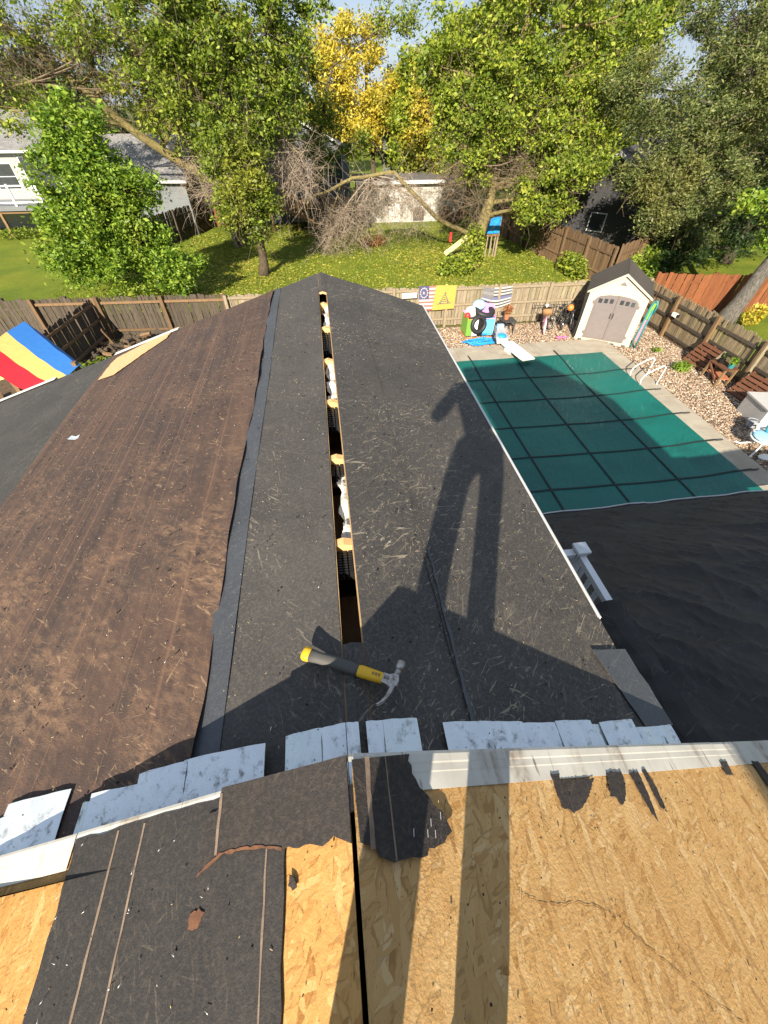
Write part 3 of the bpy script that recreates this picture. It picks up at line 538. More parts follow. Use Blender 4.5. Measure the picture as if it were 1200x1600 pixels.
# drip edge on the rakes: profiled strips bent round the boards, in lengths
prof = [(RY+.004, -.055), (RY+.004, .004), (RY-.003, .0062), (RY-.020, .0060), (RY-.024, .0050), (RY-.040, .0054), (RY-.043, .0046), (RY-.078, .0042), (RY-.078, .0025), (RY-.006, .0025), (RY, -.055)]
def drip(pl, x0, x1, sk=0., m_='drip', top=True):
    mb = MB(); P0 = []; P1 = []
    for (y, dz) in prof:
        if not top: y = max(y, RY-.012)
        P0.append(Vector((x0, y+sk*.5, zp(pl, x0)+dz))); P1.append(Vector((x1, y-sk*.5, zp(pl, x1)+dz)))
    n = len(prof); mb.add(P0+P1, [tuple(range(n))[::-1], tuple(range(n, 2*n))]+[(i, (i+1) % n, n+(i+1) % n, n+i) for i in range(n)]); mb.build('drip_edge', m_, uroof)
drip(URp, .085, 1.36, .002); drip(URp, 1.363, 2.4, -.004); drip(URp, 2.403, 3.0); drip(ULp, -1.9, -.885, .002); drip(ULp, -2.9, -1.903); drip(ULp, -.88, -.056, 0, 'drip', False); drip(URp, -.054, .083, 0, 'drip', False)
# gable wall and other walls below the upper roof
for pl, xa, xb in ((URp, -.055, 2.9), (ULp, -6.9, -.055)): MB().prism([(xa, .12, 2.6), (xb, .12, 2.6), (xb, .12, zp(pl, xb)-.02), (xa, .12, zp(pl, xa)-.02)], (0, .05, 0)).build('gable_wall', 'wall', house)
MB().box((-2, -3.6, 1.3), (9.6, 7.2, 2.6)).build('wall', 'wall', house)
for pl, xa, xb in ((URp, -.055, 2.9), (ULp, -6.9, -.055)): MB().prism([(xa, -6.95, 2.6), (xb, -6.95, 2.6), (xb, -6.95, zp(pl, xb)-.02), (xa, -6.95, zp(pl, xa)-.02)], (0, .05, 0)).build('gable_wall', 'wall', house)
for x, pl in ((2.85, URp), (-6.85, ULp)): MB().box((x, -3.4, (2.6+zp(pl, x))/2), (.06, 7.0, zp(pl, x)-2.62)).build('wall', 'wall', house)
MB().box((-.05, -3.4, 5.45), (.8, 6.9, .03)).build('gap_shade_board', 'gap_shade', house)  # dark sheet added under the ridge gap so its shade reads black
# unseen wing added behind the photographer, its overhanging roof shaped to shade the pool
MB().prism([(1.7, -2.1, 0), (4.8, -2.1, 0), (4.8, -2.1, 6.75), (2.4, -2.1, 8.45), (1.7, -2.1, 8.1)], (0, -8, 0)).build('added_wing_wall', 'wall', house)
MB().prism([(2.4, -1.3, 8.46), (4.9, -1.3, 6.7), (4.9, -1.3, 6.8), (2.4, -1.3, 8.58), (-.55, -1.3, 8.42), (-.55, -1.3, 8.30)], (0, -8.9, 0)).build('added_wing_roof', 'shingle_dark', house)
# step flashing along the foot of the upper gable
def flash(pl, pxs, ynear, lift, m_, tilt=0., bend=0.):
    P = [onp(pl, *p) for p in pxs]; x0 = P[0].x; x1 = P[1].x; nx = 9; ys = lin(ynear, 1, 6); V = []; mb = MB(); n = nrm(pl)
    for j in range(6):
        for i in range(nx):
            u = i/(nx-1); a = P[0].lerp(P[1], u); yf = a.y; y = ynear+(yf-ynear)*j/5; x = a.x
            z = zp(pl, x)+lift+tilt*(j/5)+bend*math.sin(math.pi*u)*(j/5)+.003*math.sin(11*u+j); V.append(Vector((x, y, z)))
    fs = [(j*nx+i, j*nx+i+1, (j+1)*nx+i+1, (j+1)*nx+i) for j in range(5) for i in range(nx-1)]; k = len(V)
    mb.add(V+[p-Vector((0, 0, .0012)) for p in V], fs+[tuple(q+k for q in reversed(f)) for f in fs]); return mb.build('step_flashing', m_, house, smooth=True)
for i, (pl, a, b, lf, m_, ti, be) in enumerate([
    (LLp, (-60, 1310), (26, 1272), .016, 'galv_b', .004, .003), (LLp, (20, 1258), (118, 1234), .019, 'galv', .006, .004), (LLp, (136, 1256), (154, 1252), .018, 'galv_b', .01, 0), (LLp, (153, 1243), (240, 1226), .024, 'galv', .018, .004), (LLp, (228, 1214), (302, 1194), .028, 'galv', .024, .008),
    (LLp, (296, 1193), (420, 1167), .032, 'galv', .018, .01), (LLp, (450, 1156), (504, 1143), .024, 'galv_b', .02, .006), (LLp, (500, 1145), (541, 1135), .027, 'galv', .016, .004), (LRp, (542, 1135), (561, 1134), .027, 'galv', .016, .0), (LRp, (572, 1132), (602, 1131), .022, 'galv', .014, .005), (LRp, (598, 1131), (650, 1128), .026, 'galv_b', .018, .006),
    (LRp, (690, 1133), (765, 1131), .020, 'galv', .014, .005), (LRp, (760, 1132), (812, 1132), .024, 'galv', .012, .004), (LRp, (806, 1134), (865, 1133), .020, 'galv', .014, .004), (LRp, (862, 1131), (916, 1130), .025, 'galv', .015, .005), (LRp, (914, 1136), (938, 1134), .020, 'galv_b', .012, 0), (LRp, (930, 1133), (980, 1128), .027, 'galv', .012, .005), (LRp, (978, 1140), (1030, 1137), .019, 'galv_b', .006, .003), (LRp, (1024, 1137), (1042, 1135), .022, 'galv', .006, 0)]):
    flash(pl, (a, b), .178, lf, m_, ti, be)

# ================================================================== deck railing and tarp beside the house
rail = thing('deck_railing', (2.13, 1.98, 3.05), 'white vinyl deck railing with capped corner post beside black tarp', 'railing')
ZT, RX, RYc = 4.08, 2.13, 1.98
MB().box((RX, RYc, 3.57), (.10, .10, 1.1)).build('post', 'white_plastic', rail)
mb = MB().box((RX, RYc, ZT+.045), (.125, .125, .025)); mb.add([(RX-.06, RYc-.06, ZT+.0575), (RX+.06, RYc-.06, ZT+.0575), (RX+.06, RYc+.06, ZT+.0575), (RX-.06, RYc+.06, ZT+.0575), (RX, RYc, ZT+.075)], [(0, 1, 4), (1, 2, 4), (2, 3, 4), (3, 0, 4), (0, 3, 2, 1)]); mb.build('post_cap', 'white_plastic', rail)
MB().box((RX, .9, ZT-.03), (.06, 2.05, .06)).build('top_rail', 'white_plastic', rail); MB().box((RX, .9, ZT-.85), (.05, 2.05, .08)).build('bottom_rail', 'white_plastic', rail)
MB().box((1.7, RYc, ZT-.03), (.75, .07, .07)).build('top_rail', 'white_plastic', rail); MB().box((1.7, RYc, ZT-.85), (.75, .05, .08)).build('bottom_rail', 'white_plastic', rail)
for k in range(15): MB().box((RX, RYc-.135-k*.125, ZT-.44), (.034, .034, .76)).build('baluster', 'white_plastic', rail)
for k in range(1): MB().box((RX-.135-k*.115, RYc, ZT-.44), (.038, .038, .76)).build('baluster', 'white_plastic', rail)
dk = thing('deck', (4, 1, 0), 'raised wooden deck beneath the black tarp beside the house', 'deck')
for k in range(6): MB().box((1.17+.15*k+.07, .95, 3.03), (.14, 2.1, .035)).build('deck_board', 'dark_wood_floor', dk)
MB().box((5.3, .9, 3.01), (6.2, 2.0, .035)).build('deck_platform', 'dark_wood_floor', dk)
for x in (2.1, 5, 8.2): MB().box((x, 1.85, 1.5), (.14, .14, 3.0)).build('post', 'lumber', dk)
tarp = thing('tarp', (6, 3, .2), 'large wrinkled black tarp draped from the deck railing down over the near pool end', 'tarp')
from mathutils import noise as mnoise
def crease(x, y, s, k): return (1-abs(mnoise.noise(Vector((x*s+k*3.1, y*s*.8-k, k*1.7)))))**6
def wr(x, y): return .045*crease(x+.4*y, y-.2*x, 1.1, 1)**2+.035*crease(x-.5*y, y+.6*x, 1.7, 2)**2+.022*crease(x+.2*y, y, 2.9, 3)**2+.018*crease(x-.1*y, y+.3*x, 4.3, 5)-.03+ .035*math.sin(2.1*x+1.3*y)+.025*math.sin(3.7*y-1.9*x+1)+.018*math.sin(6.1*x+3*y)+.012*math.sin(9*y+4*x)
def tz(x, y):
    s = min(1, (y-.24)/(5.62-.24)); z = ZT-.06-(ZT-.42)*s**1.25
    return z+wr(x, y)*(.9 if y < 5.3 else .35)
def txf(x, y, i):
    if i == 0: return (RX+.055 if y < 2.08 else max(RX+.055-(y-2.08)*4, 1.26+.35*max(0, y-2.2)))+.01*math.sin(9*y)
    return x+.12*math.sin(2.2*y)*(i > 185)
gridsheet('tarp_cloth', [RX+.055]+lin(2.24, 11.0, 190), lin(.24, 2.0, 48)+lin(2.05, 5.6, 90)+[5.66], tz, 'tarp', tarp, .006, txf)
# fold hanging between the railing and the house
def dz_(x, y):
    u = (RX+.06-x)/.95; return ZT+.045-.95*max(0, u-.1)**1.4+.006*math.sin(14*y)+.10*math.sin(17*y+5*u+1.5*math.sin(5*y))*u+.06*math.sin(31*y-3*u)*u
gridsheet('tarp_fold', lin(1.24, RX+.06, 16), lin(.24, 1.43, 60), dz_, 'tarp', tarp, .006, lambda x, y, i: x+.02*math.sin(9*y)*(i < 14))
edge = [Vector((x, 5.66+.012*math.sin(4*x), tz(x, 5.66)+.018)) for x in lin(2.4, 11.0, 70)]
MB().tube(edge, .016, 6).build('rope_hem', 'white_trim', tarp)

# ================================================================== FENCES
pick_me = {}
def picket_mesh(m_, W, H):
    k = (m_, W, H)
    if k not in pick_me:
        lst = []
        for v in range(4):
            r_ = random.Random(v*7+1); t = r_.uniform(-.008, .008)
            mb = MB().prism([(-W/2, 0, 0), (W/2, 0, 0), (W/2+t*.2, 0, H-.03), (W/2-.025, 0, H+t), (-W/2+.025, 0, H-t), (-W/2, 0, H-.03)], (0, .018, 0)); lst.append(mesh_of(mb, 'picket', m_))
        pick_me[k] = lst
    return pick_me[k]
def fence(A, B, H, label, m_='fence_grey', pm='post_grey', side=-1, W=.135, gap=.012, post=2.4, rails=(.25, .78), posth=.06, group='yard fences', tilt=.012, rail_m=None, poff=0.0):
    A = Vector((*A, 0)); B = Vector((*B, 0)); d = (B-A); L = d.length; d.normalize(); n = Vector((-d.y, d.x, 0))*(-side if False else 1); a = math.atan2(d.y, d.x)
    nn = Vector((d.y, -d.x, 0))*(1 if side < 0 else -1)       # side on which rails and posts stand
    t = thing('fence', A[:], label, 'fence', group); ms = picket_mesh(m_, W, H); k = int(L/(W+gap))
    for i in range(k):
        p = A+d*((i+.5)*(W+gap)); p.z = .03+random.uniform(-.015, .015)
        inst('picket', random.choice(ms), t, p, a, (random.uniform(.93, 1.04), 1, random.uniform(.97, 1.025)), (random.gauss(0, .01), random.gauss(0, tilt), a+random.gauss(0, .02)))
    for h in rails:
        q = MB(); q.beam(A+nn*.035+Vector((0, 0, h*H)), B+nn*.035+Vector((0, 0, h*H)), .055, .09); q.build('rail', rail_m or pm, t)
    np_ = max(2, int(round(L/post))+1)
    for i in range(np_):
        p = A+d*(poff+(L-poff)*i/(np_-1))+nn*.10; MB().box((p.x, p.y, (H+posth)/2), (.115, .115, H+posth), a).build('post', pm, t)
    return t
fence((-4.0, 17.75), (14.2, 17.45), 1.58, 'grey weathered picket fence across the back of the gravel yard behind the flags', rails=(.2, .56, .95))
fence((-11.4, 18.15), (-4.02, 17.76), 1.62, 'grey brown picket fence behind the firewood pile at left', 'fence_dark', 'fence_brown', rails=(.25, .9))
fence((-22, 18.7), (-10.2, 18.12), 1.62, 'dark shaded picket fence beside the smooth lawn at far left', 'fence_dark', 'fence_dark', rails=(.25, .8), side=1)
gA, gB = G(140, 468, 1.6), G(62, 524, 1.6)
fence((gB.x, gB.y), (gA.x, gA.y), 1.6, 'leaning dark gate panel swung open beside the striped canopy', 'fence_dark', 'fence_brown', side=-1, rails=(.18, .55, .9), post=3.5, tilt=.02)
fence((14.15, 17.4), (14.2, 10.9), 1.55, 'mossy weathered fence with tall posts behind the white shed', 'fence_moss', 'lumber', side=-1, rails=(.12, .48, .82), post=2.3, posth=.05, rail_m='fence_dark')
fence((14.2, 10.88), (14.1, 4.5), 1.55, 'grey fence section with lit boards behind the pallets', 'fence_grey', 'post_grey', side=-1, rails=(.12, .48, .84), post=2.4, rail_m='fence_dark')
fence((15.0, 17.95), (25, 16.3), 1.6, 'orange stained board fence beyond the grey tree trunk', 'fence_orange', 'fence_orange', side=1, W=.19, gap=.006, rails=(.3, .8))
fence((14.9, 21.4), (13.2, 34.5), 1.85, 'brown neighbour fence running back along the leafy lawn', 'fence_brown', 'fence_brown', side=1, W=.15, rails=(.3, .8))
fence((19.6, 24.5), (14.95, 21.3), 1.95, 'tall tan board fence below the charcoal house', 'fence_brown', 'fence_brown', side=1, W=.15, gap=.006, rails=(.3, .8))
fence((-11.5, 30.5), (-8.2, 39.0), 1.8, 'dark brown fence behind the bright bush beside the neighbour roof', 'fence_dark', 'fence_dark', side=-1, W=.16, rails=(.3, .8))
fence((-8.1, 39.2), (-5.4, 38.6), 1.7, 'short orange brown fence end behind the dead twigs', 'fence_orange', 'fence_brown', side=-1, W=.16, rails=(.3, .8))

# ================================================================== YARD THINGS
# flags on the back fence
def flag(name, label, P00, P10, P01, P11, nx, ny, fn, mats, sag=0.):
    mb = MB(); V = []
    for j in range(ny+1):
        for i in range(nx+1):
            u, v = i/nx, j/ny; p = P00.lerp(P10, u).lerp(P01.lerp(P11, u), v); p = p+Vector((0, -.02+.018*math.sin(u*9+v*3), -sag*math.sin(math.pi*u)*(.35+.65*(1-v)))); V.append(p)
    F = [(j*(nx+1)+i, j*(nx+1)+i+1, (j+1)*(nx+1)+i+1, (j+1)*(nx+1)+i) for j in range(ny) for i in range(nx)]
    k = len(V); mb.add(V+[p+Vector((0, .004, 0)) for p in V], F+[tuple(q+k for q in reversed(f)) for f in F]); o = mb.build(name, mats[0], fixn=False)
    for m_ in mats[1:]: o.data.materials.append(M[m_])
    idx = [fn((i+.5)/nx, (j+.5)/ny) for j in range(ny) for i in range(nx)]; o.data.polygons.foreach_set('material_index', idx+idx); return tagp(o, label, 'flag', 'flags on the fence')
def star(u, v, cx_, cy_, r_, asp): return ((u-cx_)*asp)**2+(v-cy_)**2 < r_*r_
def f1(u, v):     # 0 red 1 white 2 navy 3 yellow 4 dark
    x = u*1.62; split = .72-.12*(1-v)+.015*math.sin(40*v)
    if x > split:
        cx_, cy_ = 1.14, .55
        for k, (w_, h_) in enumerate(((.21, .30), (.17, .38), (.125, .46), (.085, .54), (.05, .62))):
            d = ((x-cx_)/w_)**2+((v-h_)/.055)**2
            if .55 < d < 1.15: return 4
        if abs(x-1.17) < .02 and .62 < v < .72: return 4
        if abs(v-.25+.012*math.sin(60*x)) < .018 and abs(x-cx_) < .33: return 4
        return 3
    if x < .43 and v > .46:
        for k in range(13):
            a = 2*math.pi*k/13
            if star(x, v, .215+.15*math.cos(a), .73+.19*math.sin(a), .028, 1.): return 1
        if abs(v-.73) < .055 and (abs(x-.19) < .012 or abs(x-.24) < .012 or abs(v-.685) < .012 and abs(x-.215) < .05): return 1
        return 2
    return 0 if int(v*13) % 2 == 0 else 1
FY = 17.42
q = [AY(655, 447, FY), AY(714, 445, FY), AY(654, 486, FY), AY(709, 482, FY)]
flag('flag', 'faded flag half striped with a ring of stars and half yellow with a coiled snake', q[2], q[3], q[0], q[1], 150, 78, f1, ['flag red', 'flag white', 'navy', 'flag yellow', 'flag dark'])
def f2(u, v):     # 0 black 1 white 2 blue
    s = int(v*13)
    if u < .40 and v > .46:
        r_ = int((v-.46)/.06); k = (u*1.85)/.062+(.5 if r_ % 2 else 0)
        return 1 if abs(k-round(k)) < .25 and abs((v-.46)/.06-r_-.5) < .27 else 0
    if s == 6 or s == 5: return 2
    return 0 if s % 2 else 1
q = [AY(755, 448, FY), AY(801, 446, FY), AY(751, 475, FY), AY(797, 474, FY)]
flag('flag', 'black and white striped flag with one blue stripe sagging on the fence', q[2], q[3], q[0], q[1], 120, 65, f2, ['flag black', 'flag white', 'flag blue'], .16)
p = AY(650, 461, FY); tagp(MB().box((p.x-.28, FY-.03, p.z), (.62, .02, .20)).build('sign_board', 'white_trim'), 'small blank white board on the fence left of the flags', 'sign')

# shed
SA, SB = G(897, 529), G(981, 543); sd = (SB-SA); SW = sd.length; sd.normalize(); sn = Vector((sd.y, -sd.x, 0))   # sn faces the camera side
shed = thing('garden_shed', ((SA+SB)/2)[:], 'cream plastic garden shed with grey double doors and dark roof', 'shed')
SM = Matrix.Translation((SA+SB)/2) @ Matrix((( sd.x, -sn.x, 0, 0), (sd.y, -sn.y, 0, 0), (0, 0, 1, 0), (0, 0, 0, 1)))
hw = SW/2; WH, PH, SD_ = 1.90, 2.50, 1.9
def sp(mb, name, m_, smooth=False, par=None): mb.xf(SM); return mb.build(name, m_, par or shed, smooth)
sp(MB().prism([(-hw, 0, .08), (hw, 0, .08), (hw, 0, WH), (0, 0, PH), (-hw, 0, WH)], (0, SD_, 0)), 'body', 'shed cream')
sp(MB().prism([(-hw-.02, -.02, .0), (hw+.02, -.02, 0), (hw+.02, -.02, .09), (-hw-.02, -.02, .09)], (0, SD_+.04, 0)), 'floor_frame', 'shed cream')
for k in range(5): sp(MB().box((-hw+.2+k*(SW-.4)/4, -.03, .03), (.14, .05, .07)), 'skid', 'dark metal')
rp = [(-hw-.12, WH-.10), (0, PH+.015), (hw+.12, WH-.10), (hw+.12, WH-.03), (0, PH+.10), (-hw-.12, WH-.03)]
sr = sp(MB().prism([(a, -.10, b) for a, b in rp], (0, SD_+.22, 0)), 'roof', 'shed roof')
for s_ in (-1, 1):
    for k in range(9):
        y = -.08+k*(SD_+.18)/8; mb = MB().beam((s_*.02, y, PH+.104), (s_*(hw+.115), y, WH-.025), .05, .018); sp(mb, 'roof_rib', 'shed roof', par=sr)
sp(MB().prism([(-hw-.10, -.115, WH-.10), (0, -.115, PH-.005), (hw+.10, -.115, WH-.10), (hw+.10, -.115, WH-.03), (0, -.115, PH+.08), (-hw-.10, -.115, WH-.03)], (0, .016, 0)), 'gable_trim', 'shed cream')
sp(MB().prism([(-.14, -.014, PH-.34), (.14, -.014, PH-.34), (0, -.014, PH-.21)], (0, .012, 0)), 'vent', 'shed taupe')
dw = hw-.28
for s_ in (-1, 1):
    pts = [(s_*.008, .14), (s_*dw, .14), (s_*dw, 1.62), (s_*dw*.85, 1.72), (s_*dw*.45, 1.79), (s_*.008, 1.81)]
    d_ = sp(MB().prism([(a, -.05, b) for a, b in pts], (0, .045, 0)), 'door', 'shed taupe')
    sp(MB().prism([(s_*.06, -.062, .22), (s_*(dw-.07), -.062, .22), (s_*(dw-.07), -.062, 1.40), (s_*.06, -.062, 1.46)], (0, .011, 0)), 'door_panel', 'shed taupe', par=d_)
    for k in range(3):
        x = s_*(dw*.24+dw*.26*k); sp(MB().box((x, -.054, 1.60-.012*k), (.13, .02, .15)), 'window', 'glass', par=d_)
    sp(MB().tube([(s_*.05, -.06, .98), (s_*.05, -.10, 1.0), (s_*.05, -.10, 1.16), (s_*.05, -.06, 1.18)], .012, 6), 'handle', 'black_plastic', par=d_)
    for h in (.35, 1.5): sp(MB().box((s_*(dw+.03), -.04, h), (.07, .03, .10)), 'hinge', 'shed taupe', par=d_)
# flat black slab filling the dark area beside the shed (left)
def quadslab(name, m_, pts, vec, label=None, cat=None, par=None, group=None): 
    o = MB().prism(pts, vec).build(name, m_, par); return tagp(o, label, cat, group)
qA = SM@Vector((-hw-.06, -.02, 0)); 
quadslab('black_slab', 'black_plastic', [SM@Vector(p) for p in ((-hw-.10, .02, 0), (-hw-.10, .9, 0), (-hw-.14, .9, 1.85), (-hw-.10, .05, 1.72))], (SM.to_3x3()@Vector((.07, 0, 0))), 'flat black slab along the left side of the shed', 'panel')
# teal and pink folded lounge leaning right of the shed
ll = thing('folded_lounge', (SM@Vector((hw+.16, .1, 0)))[:], 'teal and pink folded lounge chair leaning right of the shed', 'lounge chair')
sp_ = lambda mb, n_, m_: mb.xf(SM).build(n_, m_, ll, True)
sp_(MB().tube([(hw+.06, -.02, .02), (hw+.12, .02, .9), (hw+.15, .05, 1.55), (hw+.20, .06, 1.75), (hw+.30, .06, 1.78), (hw+.36, .08, 1.6), (hw+.33, .1, 1.3)], .035, 7), 'frame', 'teal')
sp_(MB().tube([(hw+.24, .0, .02), (hw+.26, .03, .9), (hw+.27, .06, 1.45)], .035, 7), 'frame', 'teal')
MB().prism([(hw+.08, -.01, .3), (hw+.25, .02, .3), (hw+.27, .05, 1.1), (hw+.12, .04, 1.1)], (0, .03, 0)).xf(SM).build('seat_cloth', 'pink', ll); MB().prism([(hw+.13, .02, 1.12), (hw+.27, .04, 1.12), (hw+.30, .06, 1.7), (hw+.2, .06, 1.7)], (0, .03, 0)).xf(SM).build('back_cloth', 'lime', ll)

# bicycles
def bike(loc, rz, label, cf, cw, group='bicycles beside the shed', basket=False, sc=1., steer=0., tyre='rubber'):
    t = thing('bicycle', loc, label, 'bicycle', group); Mx = Matrix.Translation(Vector(loc)) @ Matrix.Rotation(rz, 4, 'Z') @ Matrix.Rotation(R(5), 4, 'X') @ Matrix.Scale(sc, 4)
    r_ = .31; fx, bx = .52, -.48
    def pb(mb, n_, m_, par=t): return mb.xf(Mx).build(n_, m_, par, True)
    for x in (fx, bx):
        wq = pb(MB().torus((x, 0, r_+.03), r_, .028, (0, 1, 0), 28, 6), 'wheel', tyre); pb(MB().torus((x, 0, r_+.03), r_-.035, .012, (0, 1, 0), 28, 5), 'rim', cw, wq)
        mb = MB()
        for k in range(14): a = 2*math.pi*k/14; mb.tube([(x, 0, r_+.03), (x+(r_-.03)*math.cos(a), 0, r_+.03+(r_-.03)*math.sin(a))], .003, 3)
        pb(mb, 'spokes', 'chrome', wq)
    mb = MB(); bb = (-.06, 0, .30); st = (-.20, 0, .78); hd = (.36, 0, .80); hb = (.40, 0, .66)
    for a, b, rr in ((bb, st, .018), (st, hd, .017), (bb, hb, .02), (bb, (bx, 0, r_+.03), .014), (st, (bx, 0, r_+.03), .012), (hd, hb, .02)): mb.tube([a, b], rr, 7)
    pb(mb, 'frame', cf); pb(MB().tube([hb, (.45, .045, .55), (fx, .045, r_+.03)], .013, 6).tube([hb, (.45, -.045, .55), (fx, -.045, r_+.03)], .013, 6), 'fork', cf)
    pb(MB().tube([hd, (.34, 0, .98)], .013, 6).tube([(.22, -.30, 1.02), (.32, -.2, 1.0), (.34, 0, .98), (.32, .2, 1.0), (.22, .30, 1.02)], .012, 6), 'handlebar', 'chrome' if basket else 'dark metal')
    pb(MB().tube([st, (-.23, 0, .90)], .012, 6).ball((-.25, 0, .93), (.14, .08, .035)), 'saddle', 'white glossy' if basket else 'black_plastic')
    pb(MB().torus((-.06, .04, .30), .085, .008, (0, 1, 0), 16, 5).tube([(-.06, -.09, .30), (-.06, .09, .30)], .012, 6).tube([(-.06, .08, .30), (.05, .08, .17)], .01, 5).box((.05, .13, .17), (.09, .08, .02)), 'crank', 'dark metal')
    if basket: pb(MB().prism([(.40, -.16, .82), (.62, -.16, .82), (.66, -.19, 1.04), (.38, -.19, 1.04)], (0, .35, 0)), 'basket', 'wicker')
    return t
def facing(p): return math.atan2(-p.y, -p.x)
b0 = G(846, 522); bike((b0.x+.25, b0.y+.42, .0), facing(b0)+.12, 'pink bicycle with wicker basket facing the pool', 'pink', 'pale pink', basket=True, tyre='pale pink')
for k, (px, dx, rz, lab, cf, cw) in enumerate(((868, .22, -.5, 'black bicycle in the tangle nearest the pink one', 'dark metal', 'grey plastic'), (880, .2, -.15, 'dark grey bicycle in the middle of the tangle by the shed', 'black_plastic', 'chrome'), (889, .18, .25, 'silver grey bicycle closest to the shed wall', 'grey plastic', 'white glossy'))):
    b0 = G(px, 517); bike((b0.x+dx, b0.y+.40, 0), facing(b0)+rz, lab, cf, cw, sc=.92-.05*k)
rk = thing('bike_rack', G(862, 504)[:], 'thin dark metal bike rack standing against the grey fence', 'bike rack'); rb = G(862, 504)
for k in range(9): MB().tube([(rb.x-1.15+.25*k, 17.05, 0), (rb.x-1.15+.25*k, 17.05, .85), (rb.x-1.15+.25*k, 17.2, .9)], .012, 5).build('upright', 'dark metal', rk)
MB().tube([(rb.x-1.2, 17.05, .85), (rb.x+.9, 17.05, .85)], .014, 6).build('bar', 'dark metal', rk)
pb_ = G(893, 484, .9); tagp(MB().ball((pb_.x, pb_.y+.1, .95), .13).build('ball', 'orange', smooth=True), 'orange ball wedged on the bicycles beside the shed', 'ball')
pt = G(877, 530); mb = MB(); [mb.torus((pt.x-.18+.12*k, pt.y+.06*(k % 2), .07), .075, .03, (.3, .2, 1), 14, 6) for k in range(4)]; tagp(mb.build('pool_toy', 'hot pink', smooth=True), 'small pink toy lying on the gravel before the bicycles', 'toy')

# toy bin full of inflatables
c = Vector((6.25, 16.45, 0)); tb = thing('toy_bin', c[:], 'large wire toy bin with coloured picture panels below the flags', 'toy bin')
Wb, Db, Hb = 1.15, .75, .82
for sx, m_, nm in ((-1, 'lime', 'side_panel'), (1, 'purple', 'side_panel')): MB().box((c.x+sx*Wb/2, c.y, .5), (.03, Db, Hb-.1), 0).build(nm, m_, tb)
for k, m_ in enumerate(('lime', 'white glossy', 'black_plastic', 'bright blue', 'sky blue')): MB().box((c.x-Wb/2+.115+.23*k, c.y-Db/2-.006*(k % 2), .48), (.222, .03, Hb-.14)).build('front_panel', m_, tb)
MB().box((c.x, c.y+Db/2, .5), (Wb, .03, Hb)).build('back_panel', 'purple', tb)
mb = MB()
for h in (.05, Hb-.02): mb.tube([(c.x-Wb/2, c.y-Db/2-.02, h), (c.x+Wb/2, c.y-Db/2-.02, h), (c.x+Wb/2, c.y+Db/2, h), (c.x-Wb/2, c.y+Db/2, h), (c.x-Wb/2, c.y-Db/2-.02, h)], .014, 5)
mb.build('frame', 'orange', tb)
tagp(MB().torus((c.x+.22, c.y+.1, .98), .36, .12, (.15, -.35, 1), 28, 10).build('inner_tube', 'rubber', smooth=True), 'black inner tube lying on top of the toy bin', 'inner tube')
tagp(MB().torus((c.x-.12, c.y-.47, .62), .28, .085, (.15, -1, .2), 28, 10).build('swim_ring', 'rubber', smooth=True), 'upright black ring hanging on the front of the toy bin', 'swim ring')
tagp(MB().ball((c.x+.02, c.y+.22, 1.14), (.27, .27, .19)).build('float', 'pale blue', smooth=True), 'pale blue inflatable float at the back of the toy bin', 'float')
tagp(MB().ball((c.x-.30, c.y+.12, .92), (.26, .24, .22)).build('float', 'white glossy', smooth=True), 'white inflatable bag at the left of the toy bin', 'float')
tagp(MB().ball((c.x-.52, c.y-.1, .86), .13).build('ball', 'red plastic', smooth=True), 'red ball at the left corner of the toy bin', 'ball')
tagp(MB().prism([(c.x+.25, c.y+.28, .7), (c.x+.72, c.y+.02, .7), (c.x+.66, c.y+.1, 1.14), (c.x+.2, c.y+.36, 1.2)], (.02, .05, 0)).build('kick_board', 'purple'), 'purple board leaning at the back right of the toy bin', 'board')
tagp(MB().prism([(c.x+.10, c.y-.44, .25), (c.x+.53, c.y-.46, .25), (c.x+.55, c.y-.42, .74), (c.x+.16, c.y-.42, .78)], (0, -.05, .0)).build('toy_package', 'sky blue'), 'sky blue packaged pool toy on the front of the bin', 'toy')
# pool cleaner, hose, small table
c = Vector((6.98, 15.45, .09)); pc_ = thing('pool_cleaner', c[:], 'blue and grey robotic pool cleaner on the concrete edge', 'pool cleaner')
MB().prism([(c.x-.25, c.y-.24, .14), (c.x+.25, c.y-.24, .14), (c.x+.27, c.y-.12, .30), (c.x+.2, c.y+.2, .36), (c.x-.2, c.y+.2, .36), (c.x-.27, c.y-.12, .30)], (0, .0, .05)).build('shell_rim', 'grey plastic', pc_)
MB().box((c.x, c.y, .22), (.48, .42, .17), taper=.85).build('body', 'grey plastic', pc_); MB().ball((c.x, c.y-.02, .33), (.20, .17, .10)).build('lid', 'bright blue', pc_, True)
for s_ in (-1, 1): MB().tube([(c.x+s_*.24, c.y-.2, .16), (c.x+s_*.26, c.y, .16), (c.x+s_*.24, c.y+.2, .16)], .07, 8).build('track', 'black_plastic', pc_)
MB().box((c.x, c.y-.25, .18), (.5, .06, .06)).build('bumper', 'white glossy', pc_)
cc = thing('cleaner_caddy', (7.1, 16.0, .02), 'dark wheeled caddy with white hose reel behind the pool cleaner', 'caddy'); 
MB().box((7.1, 16.0, .28), (.42, .4, .4)).build('case', 'grey plastic', cc); MB().box((7.02, 15.85, .55), (.26, .14, .16)).build('power_box', 'pale blue', cc); MB().box((7.12, 16.05, .56), (.4, .3, .08)).build('lid', 'black_plastic', cc)
for s_ in (-1, 1): MB().torus((7.1+.25*s_, 16.05, .15), .10, .04, (1, 0, 0), 16, 6).build('wheel', 'rubber', cc, True)
MB().tube([(6.95, 16.2, .4), (6.95, 16.22, 1.0), (7.25, 16.22, 1.0), (7.25, 16.2, .4)], .016, 6).build('handle', 'dark metal', cc)
mb = MB(); P = []
